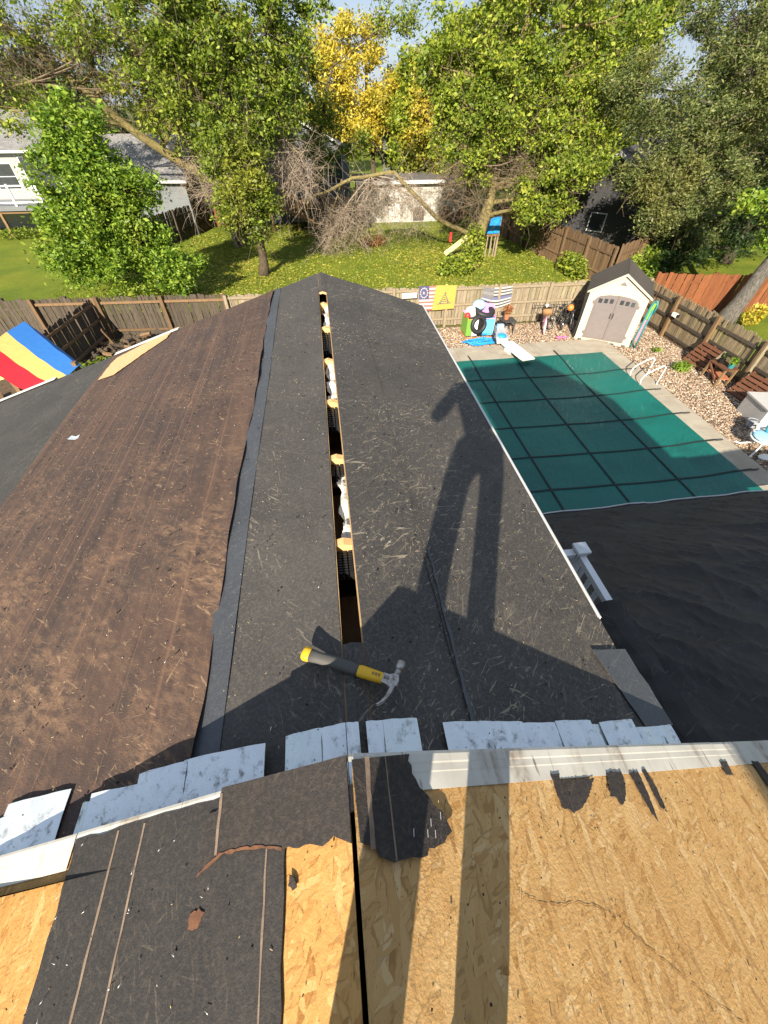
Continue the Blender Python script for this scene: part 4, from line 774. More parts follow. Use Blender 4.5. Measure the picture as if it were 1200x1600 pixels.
for k in range(170): a = k*.42; rr = .30+.14*math.sin(k*.37)+.05*math.sin(k*1.3); P.append((6.28+rr*1.75*math.cos(a)+.12*math.sin(k*.11), 15.52+rr*.62*math.sin(a), .10+.03*(k % 5)*.4+.03*math.sin(k)))
P += [(6.7, 15.6, .12), (6.9, 15.6, .3)]; tagp(mb.tube(P, .017, 5).build('hose', 'bright blue', smooth=True), 'tangled blue floating cable beside the pool cleaner', 'hose')
st = thing('side_table', (7.6, 16.55, .02), 'small dark square side table with potted plant by the fence', 'table'); MB().box((7.6, 16.55, .52), (.62, .55, .035)).build('table_top', 'dark metal', st)
for i in (-1, 1):
    for j in (-1, 1): MB().box((7.6+.25*i, 16.55+.22*j, .26), (.04, .04, .5)).build('leg', 'dark metal', st)
def leaves_at(n, cen, rad, L, Wd, up=.3, droop=0.):
    cen = np.asarray(cen, float); p = rng.normal(0, 1, (n, 3)); p /= np.linalg.norm(p, axis=1)[:, None]; p *= rng.uniform(.15, 1, n)[:, None]**.5; p = cen+p*np.asarray(rad, float); return leafquads(p, L, Wd, up, droop)
def leafquads(p, L, Wd, up=.3, droop=.2):
    n = len(p); a = rng.normal(0, 1, (n, 3)); a[:, 2] = a[:, 2]*.6-droop; a /= np.linalg.norm(a, axis=1)[:, None]; b = rng.normal(0, 1, (n, 3)); b[:, 2] *= (1-up); b -= a*(a*b).sum(1)[:, None]; b /= np.linalg.norm(b, axis=1)[:, None]
    nn = np.cross(a, b); s = np.clip(rng.lognormal(-.05, .38, n), .4, 2.0)[:, None]; l = a*L*s*.5; w_ = b*Wd*s*.5; V = np.stack([p-l, p-l*.1+w_+nn*Wd*s*.12, p+l, p-l*.1-w_+nn*Wd*s*.12], 1).reshape(-1, 3)
    return V, np.arange(4*n).reshape(-1, 4)
pp = thing('potted_plant', (7.55, 16.6, .54), 'reddish brown plant in a pot on the dark side table', 'plant'); MB().tube([(7.55, 16.6, .54), (7.55, 16.6, .75)], [.09, .12], 12).build('pot', 'pot clay', pp)
V, F = leaves_at(160, (7.55, 16.6, .92), (.2, .2, .16), .12, .05); M['leaf_rust'] = leaf_mat('rust leaves', [(.25, .08, .03), (.35, .13, .05), (.3, .18, .06)]); npmesh('foliage', V, F, 'leaf_rust', pp)
# diving board
db = thing('diving_board', (7.75, 14.6, .1), 'white diving board at the far pool edge', 'diving board')
a_, b_ = G(792, 535, .30), G(826, 562, .30); d_ = (b_-a_).normalized(); MB().beam(a_, b_, .52, .05).build('board', 'white glossy', db); e_ = a_.lerp(b_, .25); MB().box((e_.x, e_.y, .18), (.36, .4, .2), math.atan2(d_.y, d_.x)).build('stand', 'white glossy', db)
# grab rails
for k, (px, py, lab) in enumerate(((972, 590, 'farther white curved pool grab rail'), (990, 600, 'nearer white curved pool grab rail'))):
    a_ = Vector((10.62, 11.95-.62*k, .1)); P = [a_, a_+Vector((-.05, 0, .22)), a_+Vector((.02, 0, .38)), a_+Vector((.30, 0, .55)), a_+Vector((.56, 0, .66)), a_+Vector((.66, 0, .60)), a_+Vector((.66, 0, .3)), a_+Vector((.64, 0, 0))]
    gr = thing('grab_rail', a_[:], lab+' on the concrete edge', 'grab rail', 'pool grab rails'); MB().tube(P, .02, 8).build('rail', 'white glossy', gr, True)
    for q_ in (a_, a_+Vector((.64, 0, 0))): MB().tube([q_+Vector((0, 0, -.01)), q_+Vector((0, 0, .02))], [.06, .05], 12).build('escutcheon', 'chrome', gr)
# pallets and potting bench on the right
def pallet(cx_, cy_, rz, lab, m_, flip=0.):
    t = thing('pallet', (cx_, cy_, 0), lab, 'pallet', 'pallets at the right fence'); Mx = Matrix.Translation((cx_, cy_, 0)) @ Matrix.Rotation(rz, 4, 'Z') @ Matrix.Rotation(R(52), 4, 'X')
    for k in range(6): MB().box((0, .08+k*.145, .06+random.uniform(-.004, .004)), (1.02, .105, .022), random.uniform(-.01, .01)).xf(Mx).build('slat', m_, t)
    for x in (-.47, 0, .47): MB().box((x, .45, .0), (.045, .92, .09)).xf(Mx).build('stringer', m_, t)
    for k in range(3): MB().box((0, .1+k*.33, -.055), (1.02, .1, .02)).xf(Mx).build('slat', m_, t)
    MB().beam(Mx@Vector((.5, .9, .05)), Vector((cx_, cy_, 0))+Matrix.Rotation(rz, 3, 'Z')@Vector((.55, -.05, .03)), .07, .05).build('brace', 'post_grey', t); return t
pallet(13.55, 12.55, R(-88), 'brown pallet leaning at the fence left of the potting bench', 'lumber_red'); pallet(13.5, 10.1, R(-86), 'brown pallet leaning at the fence right of the potting bench', 'lumber_red')
pbn = thing('potting_bench', (13.6, 11.4, 0), 'small red brown wooden bench with plants between the pallets', 'bench')
for k in range(4): MB().box((13.4+.13*k, 11.4, .60), (.12, .8, .03)).build('top_board', 'lumber_red', pbn)
for i, j in ((13.38, 11.04), (13.38, 11.76), (13.8, 11.04), (13.8, 11.76)): MB().beam((i-.06, j, 0), (i, j, .6), .06, .06).build('leg', 'lumber', pbn)
MB().box((13.6, 11.4, .25), (.42, .74, .025)).build('shelf', 'pot clay', pbn); MB().beam((13.36, 11.04, .05), (13.36, 11.76, .55), .04, .05).build('cross_brace', 'lumber_red', pbn)
def potplant(cx_, cy_, z, pm, lm, lab, n=120, r_=.16):
    t = thing('potted_plant', (cx_, cy_, z), lab, 'plant', 'bench plants'); MB().tube([(cx_, cy_, z), (cx_, cy_, z+.14)], [.08, .11], 12).build('pot', pm, t); V, F = leaves_at(n, (cx_, cy_, z+.24), (r_, r_, .13), .10, .04); npmesh('foliage', V, F, lm, t)
potplant(13.6, 11.15, .62, 'teal', 'leaf_bush', 'bright green plant in a teal pot on the bench'); potplant(13.55, 11.55, .62, 'black_plastic', 'leaf_dark', 'dark plant in a black pot on the bench', 60, .1)
V, F = leaves_at(260, (12.9, 12.3, .16), (.32, .22, .16), .30, .03, 0., -.7); w_ = npmesh('weed', V, F, 'leaf_bush'); tagp(w_, 'bright green weed tuft growing in the gravel', 'weed', 'gravel weeds')
V, F = leaves_at(50, (13.0, 13.9, .08), (.2, .15, .08), .2, .03, 0., -.5); w_ = npmesh('weed', V, F, 'leaf_bush'); tagp(w_, 'small sparse weed near the shed on the gravel', 'weed', 'gravel weeds')
# flood light on fence post
fl = thing('fence_light', (14.0, 15.1, 1.0), 'white lamp fixed to a fence post right of the shed', 'light'); MB().box((13.98, 14.95, .98), (.12, .24, .13)).build('housing', 'white glossy', fl); MB().box((13.99, 14.8, .98), (.10, .08, .11)).build('lens', 'black_plastic', fl)
# stone bench, pot, patio chair at the right edge
gb = thing('stone_block', (13.2, 8.95, 0), 'pale grey stone block by the fence at the right edge', 'block'); MB().box((13.2, 8.95, .3), (.75, 1.05, .6), R(-12)).build('block', 'grey stone', gb); MB().box((13.2, 8.95, .625), (.82, 1.12, .05), R(-12)).build('cap', 'grey stone', gb)
mb = MB().tube([(12.6, 8.6, .0), (12.6, 8.6, .24)], [.13, .15], 14); mb.torus((12.6, 8.6, .24), .15, .02, (0, 0, 1), 18, 6); tagp(mb.build('bucket', 'grey plastic', smooth=True), 'small grey bucket beside the stone block', 'bucket')
ch = thing('patio_chair', (11.95, 7.5, 0), 'white framed patio chair with round sling seat at the right edge', 'chair')
MB().torus((11.95, 7.5, .52), .42, .025, (-.25, .1, 1), 28, 7).build('seat_ring', 'white glossy', ch, True); MB().ball((11.95, 7.5, .47), (.40, .40, .06)).build('sling', 'pale blue', ch, True)
for a in (.6, 2.2, 3.6, 5.2): MB().tube([(11.95+.38*math.cos(a), 7.5+.38*math.sin(a), .5), (11.95+.2*math.cos(a), 7.5+.2*math.sin(a), .22), (11.95+.48*math.cos(a), 7.5+.48*math.sin(a), .03), (11.95+.62*math.cos(a), 7.5+.62*math.sin(a), .02)], .024, 7).build('leg', 'white glossy', ch, True)
tagp(MB().ball((12.05, 7.65, .66), .16).build('ball', 'turquoise', smooth=True), 'turquoise ball resting on the patio chair', 'ball')
mb = MB(); mb.ball((11.85, 7.15, .06), (.22, .14, .05)); tagp(mb.build('cloth', 'white glossy', smooth=True), 'white cloth crumpled on the gravel before the patio chair', 'cloth')

# ---------------- left: play set with striped canopy, firewood, boards
ps = thing('play_set', (-7.2, 10.6, 0), 'wooden play set under a red yellow and blue striped canopy', 'play set')
c1, c2, c3, c4 = G(36, 503, 2.95), G(-40, 548, 2.95), G(88, 604, 2.55), G(124, 571, 2.55)
pe = [(0, 'blue cloth'), (.36, 'yellow cloth'), (.68, 'red cloth'), (1.02, None)]
rT0, rB0 = G(38, 502, 2.9), G(125, 571, 2.5); rT1, rB1 = G(-44, 556, 2.9), G(66, 622, 2.5)
for k in range(3):
    a, b = pe[k][0], pe[k+1][0]; ny = 14; mb = MB(); V = []
    for j in range(ny+1):
        v = j/ny
        for u in (a, b):
            p = rT0.lerp(rT1, u).lerp(rB0.lerp(rB1, u), v); p.z += -.10*math.sin(math.pi*v)+.02*math.sin(v*20+u*5); V.append(p)
    F = [(2*j, 2*j+1, 2*j+3, 2*j+2) for j in range(ny)]; q_ = len(V); mb.add(V+[p-Vector((0, 0, .006)) for p in V], F+[tuple(i+q_ for i in reversed(f)) for f in F]); mb.build('canopy_stripe', pe[k][1], ps, True)
# blue valance fold
mb = MB(); V = []
for j in range(15):
    v = j/14; p = rT0.lerp(rB0, v); p.z += -.10*math.sin(math.pi*v); V += [p, p+Vector((.10+.12*math.sin(math.pi*v), .16, -.34-.12*math.sin(math.pi*v))) ]
F = [(2*j, 2*j+1, 2*j+3, 2*j+2) for j in range(14)]; mb.add(V, F); mb.build('valance', 'blue cloth', ps, True)
for (x, y) in ((rT0.x+.05, rT0.y-.05), (rB0.x-.1, rB0.y), (rT1.x+.3, rT1.y+.2), (rB1.x-.15, rB1.y+.1)): MB().box((x, y, 1.3), (.10, .10, 2.6)).build('post', 'lumber', ps)
MB().box((-7.0, 10.3, 1.15), (2.0, 1.6, .06)).build('platform', 'lumber', ps)
for k in range(5): MB().beam((-8.6+.05*k, 9.4+.28*k, .0), (-8.4+.05*k, 9.5+.28*k, 1.2), .05, .1).build('side_board', 'lumber', ps)
MB().beam(G(0, 615, .1), G(16, 632, .1)+Vector((.3, -.6, 0)), .1, .1).build('beam', 'lumber', ps)
yb = G(0, 565, 1.6); MB().prism([yb+Vector((-.9, 0, 0)), yb+Vector((0.05, 0, .3)), yb+Vector((.0, -.3, -.4)), yb+Vector((-.9, -.3, -.6))], (0, .03, 0)).build('swing_panel', 'yellow cloth', ps)
fw = thing('firewood_pile', (-7.4, 16.4, 0), 'heap of split firewood against the back fence at left', 'firewood'); logm = []
for k in range(4):
    a0 = random.uniform(0, 6); mb = MB(); pts = [(.075*math.cos(a0+t)*random.uniform(.7, 1.15), .075*math.sin(a0+t)*random.uniform(.7, 1.15)) for t in (0, 1.2, 2.3, 3.4, 4.8)]
    mb.prism([(-.2, a, b) for a, b in pts], (.4, 0, 0)); logm.append(mesh_of(mb, 'log', ('bark', 'fence_dark', 'bark', 'fence_brown')[k]))
for k in range(190):
    x = random.uniform(-9.0, -4.9); y = random.uniform(15.7, 17.3); h = .75*max(0, 1-abs(x+7.2)/2.3)*min(1, (17.9-y)/1.2)
    inst('log', random.choice(logm), fw, (x, y, random.uniform(.05, .12)+h*random.random()), 0, (1, 1, 1), (random.uniform(0, 6), random.uniform(-.6, .6), random.uniform(0, 6)))
tagp(MB().beam(G(158, 515, .9), G(186, 545, .1), .19, .035).build('board', 'lumber'), 'tan board leaning beside the firewood pile', 'board', 'loose boards'); tagp(MB().beam(G(230, 496, .75), G(305, 490, .8), .12, .03).build('board', 'post_grey'), 'pale board lying along the fence above the firewood', 'board', 'loose boards')
V, F = leaves_at(900, (-8.1, 14.6, .3), (1.2, .9, .35), .12, .05); tagp(npmesh('ground_weeds', V, F, 'leaf_green'), 'low green weeds below the firewood pile', 'weeds')

# ================================================================== NEIGHBOURING HOUSES
def hframe(o, ang): return Matrix.Translation(o) @ Matrix.Rotation(ang, 4, 'Z')
def uvroof(ob, ax, sc=1.):
    me = ob.data; uv = me.uv_layers.new(name='u'); 
    for li, l in enumerate(me.loops):
        p = me.vertices[l.vertex_index].co; uv.data[li].uv = ((p.x*ax[0]+p.y*ax[1])*sc, (p.z*2.2)*sc)
def window(t, Mx, x, y, z, w_, h_, name='window', rows=1, cols=1, fm='white_trim'):
    f = MB().prism([(x-w_/2, y-.03, z), (x+w_/2, y-.03, z), (x+w_/2, y-.03, z+h_), (x-w_/2, y-.03, z+h_)], (0, .03, 0)).xf(Mx).build(name, fm, t)
    for r_ in range(rows):
        for c_ in range(cols):
            pw, ph = (w_-.12-.05*(cols-1))/cols, (h_-.12-.05*(rows-1))/rows; a, b = x-w_/2+.06+c_*(pw+.05), z+.06+r_*(ph+.05)
            MB().prism([(a, y-.042, b), (a+pw, y-.042, b), (a+pw, y-.042, b+ph), (a, y-.042, b+ph)], (0, .01, 0)).xf(Mx).build('pane', 'glass', f)
def gable_house(name, o, ang, W, D, eave, ridge, label, wm, rm, over=.35, along='x'):
    t = thing(name, o, label, 'house', 'neighbouring houses'); Mx = hframe(Vector(o), ang)
    MB().prism([(0, 0, 0), (W, 0, 0), (W, D, 0), (0, D, 0)], (0, 0, eave)).xf(Mx).build('wall', wm, t)
    if along == 'x':
        for x in (0, W): MB().prism([(x, 0, eave), (x, D, eave), (x, D/2, ridge-.08)], (.06 if x == 0 else -.06, 0, 0)).xf(Mx).build('gable', wm, t)
        P = [(-over, eave-.12), (D/2, ridge), (D+over, eave-.12), (D+over, eave-.02), (D/2, ridge+.12), (-over, eave-.02)]; r_ = MB().prism([(-over, a if i not in () else a, b) for i, (a, b) in enumerate(P)], (W+2*over, 0, 0)).xf(Mx).build('roof', rm, t); uvroof(r_, (math.cos(ang), math.sin(ang)))
        MB().prism([(-over, -over-.11, eave-.16), (W+over, -over-.11, eave-.16), (W+over, -over-.11, eave-.02), (-over, -over-.11, eave-.02)], (0, .1, 0)).xf(Mx).build('gutter', 'white_trim', t)
    else:
        for y in (0, D): MB().prism([(0, y, eave), (W, y, eave), (W/2, y, ridge-.08)], (0, .06 if y == 0 else -.06, 0)).xf(Mx).build('gable', wm, t)
        P = [(-over, eave-.12), (W/2, ridge), (W+over, eave-.12), (W+over, eave-.02), (W/2, ridge+.12), (-over, eave-.02)]; r_ = MB().prism([(a, -over, b) for a, b in P], (0, D+2*over, 0)).xf(Mx).build('roof', rm, t); uvroof(r_, (-math.sin(ang), math.cos(ang)))
        mb = MB(); mb.beam((-over, -over-.02, eave-.10), (W/2, -over-.02, ridge+.02), .04, .16).beam((W/2, -over-.02, ridge+.02), (W+over, -over-.02, eave-.10), .04, .16); mb.xf(Mx).build('rake_board', 'white_trim', t)
    return t, Mx
t, Mx = gable_house('neighbour_house', (-34, 41, 0), 0, 17.2, 10, 4.55, 6.35, 'white neighbour house with grey shingle roof and raised deck at far left', 'siding_white', 'shingle_grey')
window(t, Mx, 11.55, 0, 2.35, 1.6, 1.5, rows=2); window(t, Mx, 14.1, 0, 2.0, 2.2, 2.2, 'patio_door', cols=1); window(t, Mx, 8.2, 0, 2.3, 1.4, 1.4, rows=2); window(t, Mx, 13.5, 0, .3, 1.3, 1.1)
dkn = thing('neighbour_deck', (-24, 38, 0), 'raised grey deck with white railing on the far left house', 'deck'); 
MB().box((-25, 39.4, 1.74), (12, 3.1, .12)).build('floor', 'siding_grey', dkn); MB().box((-25, 37.83, 1.66), (12, .06, .24)).build('fascia', 'siding_grey', dkn); MB().box((-25, 38.0, 1.46), (12, .1, .18)).build('beam', 'lumber', dkn)
for x in (-30, -28.2, -26.4, -24.6, -22.8, -21.0, -19.2): MB().box((x, 37.9, 2.4), (.12, .12, 1.2)).build('rail_post', 'white_plastic', dkn)
for z in (2.0, 2.9): MB().box((-25, 37.9, z), (11.8, .07, .08)).build('rail', 'white_plastic', dkn)
for x in (-29, -25.5, -22.4, -19.6): MB().box((x, 38.0, .7), (.16, .16, 1.4)).build('post', 'lumber', dkn)
t, Mx = gable_house('neighbour_garage', (-16.5, 37.5, 0), R(-6), 7.6, 7, 3.2, 5.2, 'low grey roofed garage half hidden behind the bright bush', 'siding_grey', 'shingle_grey', .3)
t, Mx = gable_house('neighbour_house', (-4.6, 40, 0), R(2), 7.4, 8, 4.4, 6.0, 'grey house with white windows behind the wooden stair deck', 'siding_grey', 'shingle_dark', .3, 'y')
for x in (3.6, 5.0, 6.3): window(t, Mx, x, 0, 2.4, 1.15, 1.7, cols=2)
dks = thing('stair_deck', (0, 37.5, 0), 'brown wooden deck with stairs and balusters behind the dead branches', 'deck')
MB().box((-.6, 38.4, 1.62), (6.2, 3., .1)).build('floor', 'lumber', dks); MB().box((-.6, 36.9, 1.5), (6.2, .06, .26)).build('fascia', 'lumber', dks)
MB().box((.2, 36.92, 2.55), (4.6, .07, .07)).build('rail', 'lumber', dks)
for k in range(26): MB().box((-2.0+.175*k, 36.92, 2.1), (.04, .04, .9)).build('baluster', 'dark metal', dks)
for x in (-3.4, -1.5, .6, 2.4): MB().box((x, 37.0, .8), (.14, .14, 1.6)).build('post', 'lumber', dks)
for s_ in (0, 1.1):
    MB().beam((-2.4, 36.6-s_, 1.62), (1.8, 35.6-s_, .05), .05, .24).build('stringer', 'lumber', dks); MB().beam((-2.4, 36.6-s_, 2.55), (1.8, 35.6-s_, 1.0), .05, .09).build('hand_rail', 'lumber', dks)
    for k in range(18): q = Vector((-2.3, 36.58-s_, 1.6)).lerp(Vector((1.75, 35.6-s_, .08)), k/17); MB().box((q.x, q.y, q.z+.48), (.05, .05, .9)).build('stair_baluster', 'lumber', dks)
for k in range(8): q = Vector((-2.2, 36.0, 1.5)).lerp(Vector((1.7, 35.1, .18)), k/7); MB().box(q, (.34, 1.1, .04), R(-13)).build('stair_tread', 'lumber', dks)
# white outbuilding
wb = thing('outbuilding', (7.6, 39, 0), 'stained white flat roofed outbuilding with dark arched hatch across the lawn', 'outbuilding')
MB().box((7.6, 41, 1.25), (8.4, 4, 2.5)).build('wall', 'block_white', wb); MB().box((7.6, 40.9, 2.62), (8.9, 4.6, .16)).build('roof', 'shingle_grey', wb); MB().box((7.6, 38.58, 2.6), (8.9, .06, .22)).build('fascia', 'white_trim', wb)
mb = MB(); P = [(7.75, 38.97, .1)]+[(8.2-.45*math.cos(a), 38.97, .62+.4*math.sin(a)) for a in lin(0, math.pi, 9)]+[(8.65, 38.97, .1)]; mb.prism(P, (0, .05, 0)).build('arched_hatch', 'dark metal', wb)
MB().box((9.6, 38.96, .6), (.9, .05, .9)).build('white_panel', 'white_trim', wb); MB().box((6.2, 38.97, 1.0), (.9, .04, 1.9)).build('door', 'white_trim', wb); MB().tube([(10.6, 38.95, 1.75), (10.6, 38.9, 1.75)], .3, 16).build('round_vent', 'dark metal', wb)
MB().box((11.72, 38.96, 1.25), (.12, .1, 2.5)).build('corner_trim', 'white_trim', wb)
# charcoal house on the right
A_, B_ = Vector((19.2, 25.2, 0)), Vector((14.7, 29.2, 0)); d_ = (A_-B_); ang = math.atan2(d_.y, d_.x)
t, Mx = gable_house('neighbour_house', B_[:], ang, d_.length, 8, 3.0, 5.0, 'charcoal sided house with white trim and small square window beyond the fence', 'siding_black', 'shingle_dark', .35, 'y')
window(t, Mx, 2.9, 0, 1.35, .95, .95); window(t, Mx, .55, 0, 1.6, .6, .9, rows=2)
for x in (0, d_.length): MB().box((x, -.02, 1.5), (.16, .06, 3.0)).xf(Mx).build('corner_board', 'white_trim', t)
t, Mx = gable_house('neighbour_house', (24, 36, 0), R(-32), 9, 8, 4.2, 6.3, 'dark upper roof of a house behind the charcoal one', 'siding_black', 'shingle_dark', .35, 'x')
window(t, Mx, 2, 0, 2.6, 1.1, 1.2)
t, Mx = gable_house('far_house', (10, 62, 0), R(4), 11, 8, 3.0, 5.0, 'pale far house glimpsed behind the yellow tree', 'siding_white', 'shingle_grey', .35, 'x'); window(t, Mx, 3, 0, 1.2, 1.2, 1.2); window(t, Mx, 7, 0, 1.2, 1.2, 1.2)
t, Mx = gable_house('far_house', (-44, 70, 0), R(-4), 13, 8, 3.2, 5.2, 'far roof behind the left neighbour house', 'siding_white', 'shingle_grey', .35, 'x'); window(t, Mx, 5, 0, 1.2, 1.2, 1.2)
t, Mx = gable_house('far_house', (-14, 66, 0), R(3), 12, 8, 3.0, 4.9, 'far white house between the left trees', 'siding_white', 'shingle_grey', .35, 'x'); window(t, Mx, 5, 0, 1.2, 1.2, 1.2); window(t, Mx, 9, 0, 1.2, 1.2, 1.2)
# play tower on the lawn
bp = thing('play_tower', (10.7, 28.2, 0), 'wooden play tower with blue panel and pale yellow slide on the lawn', 'play tower')
for i in (9.95, 11.0):
    for j in (28.0, 29.0): MB().box((i, j, 1.2), (.10, .10, 2.4)).build('post', 'post_grey', bp)
MB().box((10.48, 28.5, 1.2), (1.15, 1.1, .08)).build('platform', 'lumber', bp); MB().box((10.48, 27.93, 1.72), (1.05, .04, .85)).build('blue_panel', 'bright blue', bp); MB().box((10.48, 27.95, 1.2), (1.2, .06, .12)).build('beam', 'lumber', bp)
for k in range(4): MB().box((10.1+.25*k, 27.98, .6), (.07, .05, 1.1)).build('slat', 'post_grey', bp)
for k in range(4): MB().box((10.15+.25*k, 29.05, 1.75), (.12, .04, .9)).build('slat', 'lumber', bp)
sa, sb = Vector((9.6, 28.3, 1.35)), Vector((7.75, 28.1, .22)); MB().beam(sa, sb, .42, .05).build('slide', 'slide yellow', bp)
for y in (-.2, .2): MB().beam(sa+Vector((0, y, .05)), sb+Vector((0, y, .05)), .03, .12).build('slide_edge', 'slide yellow', bp)
MB().beam((9.0, 28.3, .0), (9.2, 28.3, 1.4), .12, .12).build('slide_leg', 'post_grey', bp); MB().box((8.2, 28.8, 1.0), (.12, .12, .5)).build('handle', 'red plastic', bp)

# ================================================================== TREES
def curve(a, b, n, w_, sag=0.):
    a, b = Vector(a), Vector(b); out = []; o1 = Vector((random.gauss(0, w_), random.gauss(0, w_), random.gauss(0, w_*.5))); o2 = Vector((random.gauss(0, w_), random.gauss(0, w_), random.gauss(0, w_*.5)))
    for i in range(n+1):
        t = i/n; out.append(a.lerp(b, t)+o1*math.sin(math.pi*t)+o2*math.sin(2*math.pi*t)*.5+Vector((0, 0, -sag*math.sin(math.pi*t))))
    return out
def tree(name, label, trunk, tr, blobs, lm, L=.15, Wd=.075, per=90, cr=.42, bark='bark', group='trees beyond the fence', droop=.25, twigs=0, shell=.45, twm='twig_dark', extra=None):
    base = Vector(trunk[0]); t = thing(name, base[:], label, 'tree', group); mb = MB(); tp = [Vector(p) for p in trunk]
    path = []
    for a, b in zip(tp, tp[1:]): path += curve(a, b, 5, .06*(b-a).length/3)[:-1]
    path.append(tp[-1]); n = len(path); path[0] = tp[0]
    mb.tube(path, [tr*(1.35 if i == 0 else 1.12 if i == 1 else 1)*(1-.72*i/(n-1)) for i in range(n)], 10)
    ctr = []; tw = MB()
    for (c, rad, nc) in blobs:
        c = Vector(c); k = min(range(n), key=lambda i: (path[i]-c).length+2.0*max(0, path[i].z-c.z+.6)); lr = max(.03, tr*.42*(1-.6*k/(n-1))); lp = curve(path[k], c, 6, .18); mb.tube(lp, [lr*(1-.75*i/6) for i in range(7)], 6)
        for q in range(nc):
            d = Vector(rng.normal(0, 1, 3)).normalized(); rr = random.uniform(shell, 1.); p = c+Vector((d.x*rad[0], d.y*rad[1], d.z*rad[2]))*rr; ctr.append(p)
            if q % 2 == 0: bp_ = curve(lp[random.randint(2, 6)], p, 3, .12); mb.tube(bp_, [.022, .016, .011, .006], 4, False)
            for z in range(twigs):
                e = p+Vector((random.gauss(0, .5), random.gauss(0, .5), random.gauss(-.2, .5))); tw.tube(curve(p, e, 3, .1), [.010, .008, .006, .004], 3, False)
    mb.build('trunk', bark, t, True)
    C = np.array([list(p) for p in ctr]); npc = rng.integers(int(per*.5), int(per*1.5), len(C)); idx = np.repeat(np.arange(len(C)), npc); sc = np.repeat(rng.uniform(.6, 1.35, len(C)), npc)
    off = rng.normal(0, 1, (len(idx), 3))*np.array([1, 1, .75])*cr*sc[:, None]*.55; V, F = leafquads(C[idx]+off, L, Wd, .35, droop); npmesh('crown', V, F, lm, t)
    if tw.v: tw.build('twigs', twm, t, fixn=False)['kind'] = 'stuff'
    return t
def ell(c, r, n): return (c, r, n)
# bright bush tree at left
tree('bush_tree', 'dense bright green tree at left in front of the white house', [(-9.8, 23.2, 0), (-9.6, 23.2, 2.2), (-9.8, 23.3, 5.2)], .16,
     [ell((-9.6, 22.8, 1.7), (2.5, 1.8, 1.3), 70), ell((-9.9, 22.8, 3.3), (2.3, 1.8, 1.3), 80), ell((-8.4, 22.7, 2.7), (1.7, 1.5, 1.2), 55), ell((-9.6, 23.0, 4.9), (1.9, 1.6, 1.2), 60), ell((-9.3, 23.2, 6.2), (1.2, 1.1, 1.0), 32), ell((-7.0, 22.4, 1.4), (1.4, 1.2, 1.0), 36), ell((-11.6, 22.6, 2.0), (1.2, 1.3, 1.0), 30), ell((-7.9, 22.8, 4.2), (1.3, 1.2, 1.0), 32)], 'leaf_bush', 0.148, 0.071, 161, .42)
# tall leaning tree, limbs to the upper left, half bare
tree('leaning_tree', 'tall half bare tree with mossy limbs leaning left over the grey garage', [(-5.3, 33.5, 0), (-6.2, 33.2, 3.2), (-9.3, 32.4, 5.4), (-12.2, 31.8, 8.0), (-16, 31, 11)], .34,
     [ell((-9.2, 32, 8.4), (3.0, 2.4, 1.8), 34), ell((-13.5, 31, 9.2), (3.0, 2.5, 1.8), 30), ell((-17.5, 30.5, 8.6), (2.6, 2, 1.8), 26), ell((-15.2, 31, 6.6), (2.2, 1.6, 1.2), 20), ell((-5.6, 32.6, 8.6), (2.4, 2.0, 1.8), 26), ell((-5.4, 32, 5.6), (1.7, 1.5, 1.5), 20), ell((-7.8, 32.4, 6.2), (1.6, 1.4, 1.4), 18), ell((-9.6, 31.6, 9.6), (3.4, 2.4, 1.4), 40), ell((-5.2, 31.6, 9.4), (2.4, 2, 1.6), 40), ell((-6.6, 31.8, 7.4), (1.8, 1.5, 1.4), 26)], 'leaf_lime', 0.172, 0.084, 105, .52, 'bark_moss', twigs=9)
tree('oval_tree', 'leafy green tree with straight trunk right of the bright bush', [(-3.4, 26.1, 0), (-3.3, 26.1, 2.4), (-3.4, 26.3, 5.6), (-3.2, 26.4, 10.5)], .24,
     [ell((-3.5, 25.6, 2.9), (1.35, 1.2, 1.0), 40), ell((-3.0, 25.4, 3.9), (1.3, 1.2, 1.0), 40), ell((-4.2, 26.0, 5.4), (1.3, 1.3, 1.3), 28), ell((-2.6, 26.0, 6.6), (1.6, 1.6, 1.5), 40), ell((-3.9, 26.2, 8.6), (2.2, 1.8, 1.6), 55), ell((-1.6, 26.4, 8.8), (1.8, 1.7, 1.4), 40), ell((-3.4, 26.4, 11), (3.0, 2.6, 1.6), 60), ell((-3.9, 25.4, 3.3), (1.2, 1.0, 1.2), 34), ell((-3.2, 25.3, 4.8), (1.1, 1.0, 1.0), 30), ell((-5.4, 26.2, 7.4), (1.6, 1.5, 1.4), 36), ell((-1.0, 26.2, 7.0), (1.3, 1.3, 1.2), 28), ell((-.2, 26.6, 9.4), (1.6, 1.5, 1.2), 30), ell((-5.8, 26.2, 9.4), (1.8, 1.6, 1.3), 36)], 'leaf_green', 0.143, 0.071, 133, .40, 'bark', twigs=2)
tree('green_tree', 'second trunk rising dark beside the yellow tree', [(.2, 33, 0), (.4, 33, 4), (1.0, 32.8, 6.6), (1.6, 32.6, 8.2)], .14,
     [ell((-.2, 32.6, 5.8), (1.6, 1.4, 1.3), 24), ell((-.6, 32.8, 8.2), (1.5, 1.5, 1.4), 26), ell((5.0, 32.2, 9.9), (1.6, 1.4, .7), 18), ell((-1.5, 33, 7), (1.5, 1.4, 1.2), 26), ell((1.0, 32.6, 6.2), (1.2, 1.1, 1.1), 24), ell((.6, 32.4, 4.6), (1.1, 1.0, .9), 18), ell((2.6, 32.2, 5.2), (.9, .9, .7), 12)], 'leaf_green', 0.148, 0.071, 98, .5, twigs=2)
